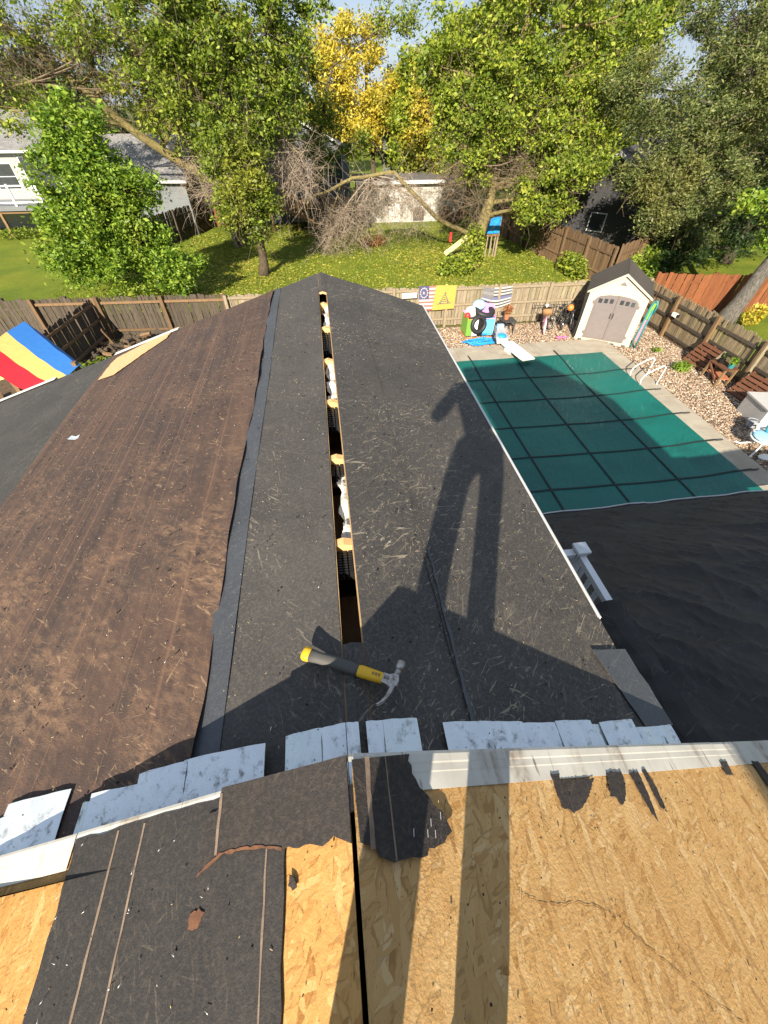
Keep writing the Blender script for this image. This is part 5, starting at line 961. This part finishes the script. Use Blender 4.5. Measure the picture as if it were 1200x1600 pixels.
tree('yellow_tree', 'golden yellow autumn tree in the middle background', [(5.6, 47, 0), (5.4, 47, 4), (5.0, 47, 8), (5.0, 47, 10)], .25,
     [ell((2.2, 46, 7.8), (2.3, 1.8, 1.6), 50), ell((4.4, 46.5, 10.0), (2.2, 1.8, 1.5), 46), ell((6.4, 46, 6.8), (2.2, 1.8, 1.6), 46), ell((1.4, 46, 5.6), (1.8, 1.5, 1.3), 32), ell((4.6, 46, 5.6), (2.2, 1.6, 1.6), 40), ell((8.6, 46.4, 7.6), (2.0, 1.5, 1.3), 34), ell((1.2, 46.6, 9.8), (1.6, 1.4, 1.2), 26), ell((8.2, 46, 5.6), (1.6, 1.4, 1.2), 26)], 'leaf_yellow', 0.197, 0.109, 112, .6)
tree('big_tree', 'large yellow green tree with stubby vine wrapped trunk right of centre', [(8.9, 26.1, 0), (9.1, 26.2, 1.4), (9.6, 26.6, 3.0), (10.0, 26.9, 6.0), (10.4, 27, 11)], .44,
     [ell((11.9, 26.0, 3.6), (1.8, 1.4, 1.1), 42), ell((13.2, 26.2, 4.7), (1.6, 1.4, 1.2), 38), ell((11.3, 26.0, 5.9), (1.8, 1.6, 1.2), 42), ell((8.5, 26.0, 5.0), (1.3, 1.2, 1.1), 26), ell((7.6, 26.2, 6.8), (1.6, 1.5, 1.2), 36), ell((9.6, 26, 7.8), (2.0, 1.7, 1.3), 46), ell((12.4, 26.4, 7.8), (2.0, 1.7, 1.4), 48), ell((14.6, 26.4, 7.0), (1.5, 1.5, 1.3), 30), ell((7.4, 26.6, 9.0), (1.9, 1.7, 1.2), 40), ell((10.6, 26.6, 10.2), (3.2, 2.4, 1.4), 70), ell((14.4, 26.8, 9.6), (2.0, 1.8, 1.4), 36), ell((6.2, 26.2, 8.0), (1.4, 1.3, 1.2), 28), ell((13.0, 25.4, 3.0), (1.3, 1.1, .9), 26), ell((9.4, 25.4, 6.4), (1.4, 1.2, 1.0), 28), ell((13.9, 25.8, 6.0), (1.4, 1.3, 1.0), 30), ell((13.9, 24.9, 4.6), (1.2, 1.0, .9), 28), ell((12.4, 24.8, 4.4), (1.2, 1.0, .9), 26), ell((11.0, 25, 3.0), (1.1, .9, .8), 18), ell((6.6, 26.4, 5.6), (1.0, 1.0, .9), 16)], 'leaf_lime', 0.148, 0.080, 133, .40, 'bark_moss', twigs=3)
# vine cluster around its foot
V, F = leaves_at(1500, (8.7, 25.7, 1.0), (.75, .55, 1.3), .16, .09, .3, .3); V2, F2 = leaves_at(1300, (7.4, 24.6, .5), (1.2, .7, .6), .15, .09, .2, -.1); tagp(npmesh('vine', np.concatenate([V, V2]), np.concatenate([F, F2+len(V)]), 'leaf_lime'), 'leafy vines and shrub around the foot of the large tree', 'vine')
tree('olive_tree', 'wide olive grey tree with fine leaves at right behind the charcoal house', [(21.4, 26.0, 0), (21.2, 25.6, 3.4), (21.8, 25.6, 7.5), (22.4, 25.8, 12)], .30,
     [ell((17.6, 22.6, 3.0), (1.6, 1.2, 1.2), 60), ell((15.8, 22.8, 4.6), (1.3, 1.1, 1.0), 44), ell((17.0, 22.6, 4.2), (1.5, 1.1, 1.2), 50), ell((19.4, 22.6, 4.4), (2.0, 1.4, 1.4), 70), ell((17.2, 23.4, 6.2), (2.0, 1.6, 1.3), 66), ell((21.8, 23.2, 5.2), (2.2, 1.6, 1.6), 70), ell((15.2, 24.2, 7.4), (1.8, 1.6, 1.2), 48), ell((19.4, 22.0, 2.6), (1.4, 1.0, 1.1), 40), ell((19.8, 23.6, 6.4), (2.0, 1.6, 1.3), 50), ell((20.6, 24.4, 8.0), (2.3, 1.9, 1.4), 70), ell((23.8, 24.6, 7.8), (2.2, 1.9, 1.5), 60), ell((18.6, 25, 9.6), (2.6, 2.0, 1.3), 60), ell((22.8, 25, 10), (2.8, 2.2, 1.4), 60), ell((20.6, 23.2, 2.4), (1.3, 1.0, 1.0), 36)], 'leaf_olive', 0.123, 0.046, 147, .42, 'bark_grey', droop=.1, twigs=1)
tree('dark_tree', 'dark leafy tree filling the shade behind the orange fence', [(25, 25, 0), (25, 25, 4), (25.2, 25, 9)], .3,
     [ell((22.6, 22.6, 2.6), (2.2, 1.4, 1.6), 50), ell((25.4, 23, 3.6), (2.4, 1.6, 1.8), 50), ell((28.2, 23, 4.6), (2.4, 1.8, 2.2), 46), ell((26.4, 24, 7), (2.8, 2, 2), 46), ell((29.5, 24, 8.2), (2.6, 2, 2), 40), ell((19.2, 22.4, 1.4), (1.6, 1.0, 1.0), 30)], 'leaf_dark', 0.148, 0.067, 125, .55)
# thick leaning trunk at the right with bright low sprays
tree('leaning_trunk_tree', 'thick grey ridged tree trunk at the right edge with bright leaf sprays', [(18.0, 16.4, 0), (18.55, 16.5, 2.0), (19.4, 16.6, 4.6), (20.2, 16.4, 9)], .36,
     [ell((15.0, 15.2, 4.55), (.8, .3, .08), 9), ell((16.4, 15.2, 4.5), (.7, .5, .25), 14), ell((16.9, 15.2, 4.0), (.5, .5, .35), 12), ell((16.1, 15.2, 5.9), (.6, .5, .3), 12), ell((16.6, 15.2, 5.5), (.5, .5, .3), 10), ell((17.0, 15.3, 3.3), (.5, .5, .25), 9), ell((17.2, 15.3, 6.6), (.9, .7, .4), 14), ell((20, 16, 9.5), (3, 2.6, 1.6), 40)], 'leaf_bush', 0.139, 0.076, 84, .32, 'bark_grey', droop=.5)
# yellow seedlings and shrub by its foot
V, F = leaves_at(420, (18.6, 15.7, .5), (.5, .4, .45), .16, .07); tagp(npmesh('shrub', V, F, 'leaf_yellow'), 'yellowing low shrub at the foot of the grey trunk', 'shrub', 'low shrubs')
V, F = leaves_at(700, (16.6, 18.2, .8), (.7, .5, .7), .15, .07); tagp(npmesh('shrub', V, F, 'leaf_dark'), 'dark shrub in front of the orange fence', 'shrub', 'low shrubs')
V, F = leaves_at(900, (16.5, 21.2, 1.0), (.9, .6, 1.0), .17, .09); tagp(npmesh('shrub', V, F, 'leaf_bush'), 'bright green shrub behind the shed roof', 'shrub', 'low shrubs')
V, F = leaves_at(1000, (14.0, 23.6, .6), (.6, 1.6, .6), .15, .08); tagp(npmesh('shrub', V, F, 'leaf_lime'), 'yellow green shrub along the brown fence', 'shrub', 'low shrubs')
V, F = leaves_at(900, (13.9, 29.5, 1.2), (.8, 1.5, 1.3), .17, .09); tagp(npmesh('shrub', V, F, 'leaf_green'), 'green creeper on the brown fence beside the charcoal house', 'shrub', 'low shrubs')
V, F = leaves_at(500, (3.6, 31.6, .35), (1.0, .6, .4), .15, .06); tagp(npmesh('shrub', V, F, 'leaf_rust'), 'rusty dry shrub on the lawn before the outbuilding', 'shrub', 'low shrubs')
V, F = leaves_at(600, (10.6, 37.9, .6), (1.3, .5, .6), .16, .07); tagp(npmesh('shrub', V, F, 'leaf_rust'), 'reddish shrub against the right end of the outbuilding', 'shrub', 'low shrubs')
V, F = leaves_at(900, (-21, 37.2, .35), (2.2, .6, .4), .16, .07); tagp(npmesh('shrub', V, F, 'leaf_green'), 'low planting under the far left deck', 'shrub', 'low shrubs')
V, F = leaves_at(900, (-8.9, 21.2, .7), (1.2, .6, .6), .15, .07); tagp(npmesh('shrub', V, F, 'leaf_lime'), 'pale ground shrub below the bright tree at the fence', 'shrub', 'low shrubs')
# background trees, each its own
bgs = [(-27, 60, 'dark evergreen at the far left edge', 'leaf_dark', 8, 3.0), (-20, 52, 'olive tree behind the left house roof', 'leaf_far', 7.5, 3.2), (-13, 56, 'rust tinged tree between the left houses', 'leaf_far', 7.5, 3.0), (-7, 50, 'dense far tree behind the leaning tree', 'leaf_green', 8.5, 3.2), (-1.5, 56, 'green tree left of the yellow one', 'leaf_green', 9.5, 3.0),
       (10.5, 56, 'reddish green tree right of the yellow one', 'leaf_far', 8.6, 2.8), (14.5, 46, 'pale green tree behind the large one', 'leaf_lime', 10, 3.6), (18.5, 40, 'yellow green tree above the charcoal house', 'leaf_lime', 11, 3.6), (24.5, 44, 'olive tree above the dark upper roof', 'leaf_olive', 11.5, 4.0), (30, 38, 'dark tree at the right background', 'leaf_dark', 11, 4.2), (35, 33, 'olive tree at the far right edge', 'leaf_olive', 11, 4.0), (-34, 66, 'distant tree behind the far left roof', 'leaf_dark', 7, 3.0), (21, 58, 'distant yellowing tree between the crowns at right', 'leaf_yellow', 11, 3.6), (4, 72, 'distant green tree behind the yellow one', 'leaf_far', 8, 3.6), (-24, 50, 'tree rising behind the left house ridge', 'leaf_far', 8.5, 3.2), (-10, 44, 'leafy tree behind the grey garage', 'leaf_lime', 9.5, 3.2), (-4.5, 46, 'green tree behind the grey stair house', 'leaf_green', 10.5, 3.2), (12, 50, 'tall green tree right of the yellow tree', 'leaf_green', 11, 3.2), (-16, 42, 'brownish tree over the grey garage roof', 'leaf_far', 9.5, 2.6), (-6, 38, 'twiggy tree behind the leaning posts', 'leaf_lime', 10, 2.4), (8.5, 45, 'tree standing behind the white outbuilding', 'leaf_lime', 9.0, 2.4), (12.5, 41.5, 'thick tree right behind the outbuilding corner', 'leaf_green', 11, 2.8), (16.5, 34, 'tall tree behind the brown neighbour fence', 'leaf_lime', 11.5, 2.8), (-22, 56, 'tree over the left house chimney side', 'leaf_green', 8.5, 3.0), (26.5, 31, 'olive tree filling the right background', 'leaf_olive', 11.5, 3.4), (18.5, 33, 'tall lime tree filling the gap beside the olive tree', 'leaf_lime', 13.5, 3.2), (13.5, 38, 'dense tree above the outbuilding corner', 'leaf_lime', 13, 3.0), (30, 29, 'olive tree at the right edge behind the dark one', 'leaf_olive', 12, 3.6), (9.8, 44, 'yellow leafed tree over the outbuilding roof', 'leaf_yellow', 9.0, 2.4)]
for x, y, lab, lm, h, r_ in bgs:
    nb = 8; bl = []
    for k in range(nb): bl.append(ell((x+random.uniform(-.6, .6)*r_, y+random.uniform(-.5, .2)*r_, h*(.28+.66*k/(nb-1))), (r_*random.uniform(.5, .8)*(1.1-.45*k/nb), r_*.55, h*.16), 22))
    tree('background_tree', lab, [(x, y, 0), (x+.2, y, h*.5), (x, y, h*.92)], .22, bl, lm, .24, .13, 78, .66, group='background trees')
# far wood line
n = 26000; a = rng.uniform(-120, 160, n); yb_ = rng.uniform(88, 120, n); z = rng.uniform(0, 1, n)**.8*(4.2+1.6*np.sin(a*.11)+1.2*np.sin(a*.37+1)+rng.uniform(-.5, .5, n)); V, F = leafquads(np.stack([a, yb_, z+.3], 1), .95, .6, .2, 0.); tagp(npmesh('far_wood', V, F, 'leaf_far', kind='stuff'), 'distant wooded skyline behind the houses', 'wood')
# dead hanging branches
def deadbranch(label, limb, rad, tips, n, spread, hang, m_='twig', lm_='bark_moss', L=1.6):
    t = thing('dead_branch', limb[-1], label, 'branch', 'dead branches'); P = []
    for a, b in zip(limb, limb[1:]): P += curve(a, b, 5, .07)[:-1]
    P.append(Vector(limb[-1])); MB().tube(P, [rad*(1-.6*i/(len(P)-1)) for i in range(len(P))], 8).build('limb', lm_, t, True); mb = MB()
    for k in range(n):
        c = Vector(random.choice(tips)); a = c+Vector((random.gauss(0, spread[0]*.45), random.gauss(0, spread[1]*.45), random.gauss(0, .25))); e = a+Vector((random.gauss(0, .75), random.gauss(0, .55), random.gauss(-hang*.75, .6)))*L*random.uniform(.5, 1.1)
        q = curve(a, e, 4, .14); mb.tube(q, [.011, .009, .007, .005, .003], 3, False)
        for z in range(4): s0 = q[random.randint(1, 4)]; mb.tube(curve(s0, s0+Vector((random.gauss(0, .36), random.gauss(0, .3), random.gauss(-.15*hang, .32))), 2, .05), [.0055, .004, .0025], 3, False)
    for tp in tips:
        q = curve(P[len(P)//2], tp, 5, .2); mb.tube(q, [.04, .035, .03, .025, .02, .012], 5, False)
    mb.build('twigs', m_, t, fixn=False)['kind'] = 'stuff'; return t
deadbranch('bare grey drooping branch beside the leafy oval tree', [(-3.2, 27, 6.2), (-1.4, 26.8, 5.7), (-.3, 26.6, 5.0)], .06, [(-1.5, 26.6, 5.5), (-.9, 26.6, 5.1), (-.3, 26.6, 4.6), (-1.6, 26.8, 4.4), (-.7, 26.6, 4.2)], 200, (.9, .5), .75)
deadbranch('long mossy dead limb trailing grey twigs before the white outbuilding', [(9.4, 29.0, 1.1), (7.2, 29.0, 2.0), (4.6, 29.3, 4.1), (2.2, 29.2, 3.9), (.0, 29.0, 3.2), (-.6, 28.8, 2.8)], .13, [(4.0, 29.2, 3.6), (5.0, 29.2, 3.6), (3.0, 29.2, 3.3), (5.8, 29.1, 3.0), (2.4, 29.2, 2.6), (4.4, 29, 2.6), (1.4, 29, 2.2), (6.4, 29, 2.6)], 420, (1.1, .5), .7)
deadbranch('dead twigs hanging to the lawn by the stair deck', [(1.6, 29.6, 3.8), (.9, 29.6, 2.4), (.6, 29.6, 1.0)], .05, [(.6, 29.6, 1.4), (.9, 29.6, 2.0), (1.9, 29.6, 1.9), (2.4, 29.6, 1.5), (.5, 29.6, .9)], 170, (.35, .3), .6)
deadbranch('bundle of dead twigs over the leaning post at left', [(-6.2, 33, 5.2), (-5.8, 32.6, 3.6), (-5.6, 32.4, 2.4)], .06, [(-6.4, 32.6, 4.4), (-5.8, 32.4, 3.2), (-5.6, 32.4, 2.4), (-7.2, 32.6, 4.4), (-6.6, 32.6, 3.2), (-4.9, 32.4, 3.4)], 240, (.9, .4), .8)
deadbranch('brown dead twigs among the large tree crown', [(9.0, 26.4, 4.4), (7.6, 26, 4.8), (6.6, 25.8, 4.4)], .06, [(7.4, 26, 4.6), (8.2, 26, 4.2), (6.8, 26, 4.0), (8.6, 25.8, 3.2), (10.6, 25.8, 4.2), (10.4, 25.6, 5.0)], 330, (.8, .5), .55, 'twig_dark')
deadbranch('thin bare twigs above the left garage roof', [(-12, 31.6, 7.6), (-13.5, 31, 7.6), (-15, 30.8, 7.2)], .06, [(-11, 31.4, 8.2), (-13, 31, 8.6), (-9.4, 31.8, 7.4), (-14.6, 31, 8.0), (-8, 32, 7.0), (-16, 31, 9.0), (-11.6, 31.4, 6.4), (-7, 31.6, 8.6), (-9, 31.6, 9.0)], 620, (1.4, .9), -.25, 'twig_dark')
pst = thing('wooden_posts', (-6.2, 33.0, 0), 'pair of pale leaning posts below the dead twigs', 'post'); MB().beam((-5.7, 32.6, 0), (-6.1, 33.2, 2.3), .16, .14).build('post', 'post_grey', pst); MB().beam((-5.3, 32.8, 0), (-5.8, 33.3, 2.1), .14, .14).build('post', 'fence_brown', pst)

# fallen leaves and grass on the back lawn
n = 64000; p = np.stack([rng.uniform(-9, 15, n), rng.uniform(18.0, 37, n), rng.uniform(.03, .08, n)], 1); k = rng.uniform(0, 1, n) < np.clip(.35+.65*np.sin(p[:, 0]*.5+1)*np.sin(p[:, 1]*.4), .25, 1); p = p[k]; V, F = leafquads(p, .13, .09, -.2, 0.)
Z = V.reshape(-1, 4, 3); Z[:, :, 2] = p[:, None, 2]+(Z[:, :, 2]-p[:, None, 2])*.25; tagp(npmesh('fallen_leaves', V, F, 'litter', kind='stuff'), 'yellow fallen leaves strewn over the back lawn', 'leaves')
n = 60000; x = rng.uniform(-14, 15, n); y = rng.uniform(18.2, 37, n); b = np.stack([x, y, np.full(n, .02)], 1); a = rng.uniform(0, 6.28, n); h = rng.uniform(.06, .15, n); w2 = .014; d = np.stack([np.cos(a), np.sin(a), np.zeros(n)], 1)*w2; tip = b+np.stack([rng.normal(0, .04, n), rng.normal(0, .04, n), h], 1)
V = np.stack([b-d, b+d, tip], 1).reshape(-1, 3); tagp(npmesh('grass', V, np.arange(3*n).reshape(-1, 3), 'blade', kind='stuff'), 'short lawn grass behind the fence', 'grass')

# ================================================================== HAMMER
hA = onp(LLp, 474, 1020); hA = G(474, 1020, hA.z+.072); hB = onp(LRp, 607, 1063); hB = G(607, 1063, hB.z+.066)
ham = thing('hammer', hA.lerp(hB, .5)[:], 'claw hammer with yellow and grey grip lying across the ridge', 'hammer')
ex = (hB-hA); HL = ex.length; ex.normalize(); ez = Vector((0, 0, 1)); ez = (ez-ex*ez.dot(ex)).normalized(); ey = ez.cross(ex); ey *= 1.18; ez *= 1.12     # ey: towards the far side
HM = Matrix(((ex.x, ey.x, ez.x, hA.x), (ex.y, ey.y, ez.y, hA.y), (ex.z, ey.z, ez.z, hA.z), (0, 0, 0, 1)))
def hp(mb, n_, m_, sm=True, par=None): return mb.xf(HM).build(n_, m_, par or ham, sm)
def oval(stations, seg=14):     # stations: x, halfwidth y, halfheight z, y offset
    mb = MB(); k = 0
    for (x, wy, wz, oy) in stations:
        for j in range(seg):
            a = 2*math.pi*j/seg; c_, s_ = math.cos(a), math.sin(a); e = .75; mb.v.append(Vector((x, oy+wy*math.copysign(abs(c_)**e, c_), wz*math.copysign(abs(s_)**e, s_))))
    n_ = len(stations)
    for i in range(n_-1):
        for j in range(seg): mb.f.append((i*seg+j, i*seg+(j+1) % seg, (i+1)*seg+(j+1) % seg, (i+1)*seg+j))
    mb.f.append(tuple(range(seg))[::-1]); mb.f.append(tuple((n_-1)*seg+j for j in range(seg))); return mb
q = HL
hp(oval([(-.002, .010, .008, 0), (0, .018, .014, 0), (.008, .0215, .0165, 0), (.022, .0205, .016, 0), (.028, .019, .0155, 0)]), 'end_cap', 'hammer yellow')
hp(oval([(.028, .0195, .0155, 0), (.06, .0165, .0145, 0), (.10, .017, .0150, .001), (.15, .0175, .0150, .001), (.195, .0165, .0142, 0), (.212, .0155, .0135, 0)]), 'grip', 'hammer grip')
yel = hp(oval([(.208, .0158, .0138, 0), (.222, .0172, .0142, 0), (.27, .0160, .0132, 0), (q-.022, .0150, .0126, 0), (q-.018, .0138, .012, 0)]), 'yellow_sleeve', 'hammer yellow')
# head: flat cheek with face boss and curved claw, drawn in the x-y plane, thickness along z
def slab_poly(pts, th): return MB().prism([(x, y, -th/2) for x, y in pts], (0, 0, th))
x0 = q-.020
hp(slab_poly([(x0, -.0135), (x0+.018, -.0150), (x0+.030, -.020), (x0+.052, -.012), (x0+.055, .004), (x0+.050, .018), (x0+.034, .020), (x0+.020, .0135), (x0, .0135)], .024), 'head_cheek', 'hammer_steel', False)
hp(MB().tube([(x0+.041, .016, 0), (x0+.042, .030, 0), (x0+.043, .036, 0)], [.0115, .0105, .012], 14).tube([(x0+.043, .036, 0), (x0+.044, .042, 0), (x0+.0455, .060, 0), (x0+.0457, .062, 0)], [.0125, .0150, .0155, .0140], 16), 'striking_face', 'hammer_steel')
for s_ in (-1, 1):
    ctr = []; 
    for i in range(9):
        t_ = i/8; a = -.05+t_*1.05; ctr.append((x0+.040-.062*(1-math.cos(a))-.004*t_, -.012-.072*math.sin(a)*.98, -.004*t_, .0135*(1-.55*t_), .012*(1-.78*t_)))
    mb = MB()
    for (x, y, z, wy, wz) in ctr:
        sp2 = .002+.007*min(1, 1); 
        for (dx, dz) in ((-wy*.55, -wz), (wy*.55, -wz), (wy*.55, wz), (-wy*.55, wz)): mb.v.append(Vector((x+dx, y, z+s_*.0075+dz*.5)))
    for i in range(8):
        for j in range(4): mb.f.append((i*4+j, i*4+(j+1) % 4, (i+1)*4+(j+1) % 4, (i+1)*4+j))
    mb.f += [(3, 2, 1, 0), (32, 33, 34, 35)]; hp(mb, 'claw', 'hammer_steel', False)
# small dark imprint on the sleeve
mb = MB()
for k in range(6):
    cx_ = .262+.0105*k
    for (a, b, c_, d_) in (((-.0032, -.004, -.0020, .004)), ((.0020, -.004, .0032, .004)), ((-.002, .002+.0006*(k % 3), .002, .0032+.0006*(k % 3))), ((-.002, -.0032, .002, -.0018))):
        if (k*3+int(a*1e4)) % 4 == 1: continue
        mb.box((cx_+(a+c_)/2, (b+d_)/2+.002, .0134), (abs(c_-a), abs(d_-b), .0014))
hp(mb, 'imprint', 'flag dark', False, yel)

# ================================================================== small debris on the roofs
def scatter(name, n, xr, yr, plf, L, Wd, m_, label, cat, off=.014, thick=.0012, flt=None):
    V = []; F = []
    for k in range(n):
        x = random.uniform(*xr); y = random.uniform(*yr)
        if flt and not flt(x, y): continue
        pl = plf(x); l = random.uniform(.5, 1.3)*L/2; w_ = Wd/2*random.uniform(.7, 1.3); a = random.uniform(0, 6.28); dx, dy = math.cos(a), math.sin(a); z = off+random.uniform(0, .002); i = len(V)
        for h in (0, thick):
            for (u, v) in ((-1, -1), (1, -1), (1, 1), (-1, 1)): X = x+dx*l*u-dy*w_*v; V.append((X, y+dy*l*u+dx*w_*v, zp(pl, X)+z+h+.002*(u > 0)))
        F += [(i, i+3, i+2, i+1), (i+4, i+5, i+6, i+7), (i, i+1, i+5, i+4), (i+1, i+2, i+6, i+5), (i+2, i+3, i+7, i+6), (i+3, i, i+4, i+7)]
    return tagp(npmesh(name, V, F, m_, kind='stuff'), label, cat)
M['sliver'] = mat('wood slivers', (.55, .42, .24), (.38, .26, .13), 9., .85, bump=0); M['staple'] = mat('staple metal', (.72, .72, .70), (.6, .6, .58), 9., .4, .6, bump=0); M['tar'] = mat('tar crumbs', (.012, .011, .011), (.03, .027, .025), 9., .9, bump=0)
lowpl = lambda x: LRp if x > -.03 else LLp
notslot = lambda x, y: not (-.085 < x < .03 and .6 < y < 4.5)
scatter('wood_slivers', 620, (-.58, 1.15), (.3, 5.0), lowpl, .009, .0014, 'sliver', 'tiny wood slivers scattered on the black felt', 'debris', .0155, flt=notslot)
scatter('wood_slivers', 520, (-2.6, -.66), (.3, 5.0), lowpl, .009, .0015, 'sliver', 'tiny wood slivers scattered on the brown felt', 'debris', .0205)
scatter('staples', 150, (-2.6, 1.15), (.3, 4.6), lowpl, .010, .0022, 'staple', 'bright loose staples on the lower roof', 'staples', .0195, flt=notslot)
scatter('tar_crumbs', 420, (-2.6, 1.15), (.3, 5.0), lowpl, .007, .006, 'tar', 'black tar crumbs on the lower roof', 'debris', .018, .004, flt=notslot)
uppl = lambda x: URp if x > -.055 else ULp
scatter('nail_holes', 210, (-1.3, 2.0), (-.55, .14), uppl, .004, .0035, 'tar', 'dark nail holes and tar specks across the upper boards', 'nail holes', .0062, .0012, flt=lambda x, y: not (-.08 < x < -.04))
scatter('staples', 34, (-.9, -.25), (-.4, .2), uppl, .009, .0011, 'staple', 'loose staples on the upper black felt', 'staples', .0125)
scatter('wood_slivers', 60, (-.9, 1.6), (-.5, .14), uppl, .006, .0013, 'sliver', 'fine wood crumbs on the upper roof', 'debris', .0075)
for (px, py, wh) in ((669, 1293, 'middle of the cluster'), (664, 1310, 'lower middle of the cluster'), (676, 1311, 'lower right of the cluster'), (642, 1309, 'far left of the cluster'), (684, 1282, 'top right near the torn tip')):
    p = UR(px, py); tagp(MB().tube([p+nrm(URp)*.0135, p+nrm(URp)*.0135+Vector((.002, .014, 0))], .0009, 5).build('nail', 'staple'), 'bright small nail on the torn felt, '+wh, 'nail', 'nails on the torn felt')
sc_ = LLp; p = onp(LLp, 119, 687); tagp(MB().prism([p+Vector((-.045, -.03, .03)), p+Vector((.03, -.035, .02)), p+Vector((.05, .012, .04)), p+Vector((.01, .005, .028)), p+Vector((-.03, .022, .03))], (0, 0, .002)).build('metal_scrap', 'galv'), 'bent bright metal scrap lying on the brown felt', 'scrap')

# ================================================================== PHOTOGRAPHER (behind the camera; throws the long shadow)
per = thing('person', (.02, -.42, 5.80), 'person in dark jacket and jeans straddling the upper ridge holding up a phone', 'person')
def skin(name, pts, edges, rad, m_, root=0, sub=2):
    me = bpy.data.meshes.new(name); me.from_pydata([Vector(p)-ORG[per] for p in pts], edges, []); ob = bpy.data.objects.new(name, me); COL.objects.link(ob); place(ob, ORG[per], per)
    s_ = ob.modifiers.new('skin', 'SKIN'); s_.use_smooth_shade = True
    for i, r_ in enumerate(rad): d = me.skin_vertices[0].data[i]; d.radius = (r_, r_) if isinstance(r_, (int, float)) else r_; d.use_root = (i == root)
    u_ = ob.modifiers.new('sub', 'SUBSURF'); u_.levels = u_.render_levels = sub; me.materials.append(M[m_]); return ob
fl_, fr_ = Vector((-.17, -.46, zp(ULp, -.17)+.075)), Vector((.05, -.46, zp(URp, .05)+.075))
pel = Vector((.03, -.46, 6.75))
skin('trousers', [pel, (-.095, -.46, 6.70), (-.145, -.43, 6.32), fl_+Vector((0, -.02, -.035)), (.155, -.46, 6.70), (.11, -.43, 6.30), fr_+Vector((0, -.02, -.035)), (.03, -.46, 6.85)], [(0, 1), (1, 2), (2, 3), (0, 4), (4, 5), (5, 6), (0, 7)], [.115, .094, .072, .064, .094, .072, .064, .135], 'denim')
sh = Vector((.0, -.40, 7.16))
skin('jacket', [(.03, -.46, 6.80), (.02, -.44, 6.98), sh, (.0, -.38, 7.26), (-.18, -.39, 7.16), (-.27, -.30, 6.92), (-.10, -.12, 6.98), (.19, -.39, 7.15), (.28, -.28, 6.92), (.10, -.12, 6.98)], [(0, 1), (1, 2), (2, 3), (2, 4), (4, 5), (5, 6), (2, 7), (7, 8), (8, 9)], [(.14, .11), (.145, .11), (.135, .10), .06, .068, .056, .042, .075, .056, .042], 'jacket')
hc = Vector((.0, -.33, 7.41)); mb = MB().ball(hc, (.078, .095, .115), 20, 14).ball(hc+Vector((0, .095, -.005)), (.014, .022, .02), 8, 6).tube([hc+Vector((0, -.03, -.16)), hc+Vector((0, -.01, -.06))], [.055, .055], 12)
for s_ in (-1, 1): mb.ball(hc+Vector((s_*.08, -.01, 0)), (.012, .022, .03), 8, 6)
mb.build('head', 'skin', per, True)
for s_ in (-1, 1): MB().ball(hc+Vector((s_*.03, .084, .012)), (.012, .010, .008), 8, 6).build('eye', 'flag dark', per, True)
MB().ball(hc+Vector((0, .085, -.05)), (.024, .010, .006), 8, 6).build('mouth', 'hot pink', per, True)
mb = MB().ball(hc+Vector((0, -.015, .035)), (.084, .098, .098), 18, 12); mb.build('cap', 'hair', per, True); MB().ball(hc+Vector((0, .09, .05)), (.07, .07, .012), 16, 8).build('cap_brim', 'hair', per, True)
for s_ in (-1, 1):
    w_ = Vector((s_*.10, -.12, 6.98)); tip = Vector((s_*.045, -.045, 6.985)); pts = [w_, w_.lerp(tip, .45)+Vector((0, 0, .01))]; ed = [(0, 1)]; rd = [.026, (.036, .018)]
    for k in range(4): a = pts[1]+Vector((s_*-.012*k*.5, -.008, .030-.018*k)); i = len(pts); pts += [a, a+Vector((-s_*.03, .012, .004)), a+Vector((-s_*.05, .008, 0))]; ed += [(1, i), (i, i+1), (i+1, i+2)]; rd += [.009, .0085, .0075]
    i = len(pts); pts += [pts[1]+Vector((-s_*.01, -.03, .0)), pts[1]+Vector((-s_*.035, -.035, .01))]; ed += [(1, i), (i, i+1)]; rd += [.0105, .009]; skin('hand', pts, ed, rd, 'skin')
for f in (fl_, fr_): skin('boot', [f+Vector((0, -.05, -.02)), f+Vector((0, .0, .06)), f+Vector((0, .06, -.035)), f+Vector((0, .13, -.045))], [(0, 1), (0, 2), (2, 3)], [.05, .055, .045, .036], 'boot')
tagp(MB().box((0, -.035, 7.0), (.16, .009, .078)).build('phone', 'black_plastic'), 'black phone held up in both hands at the ridge', 'phone')
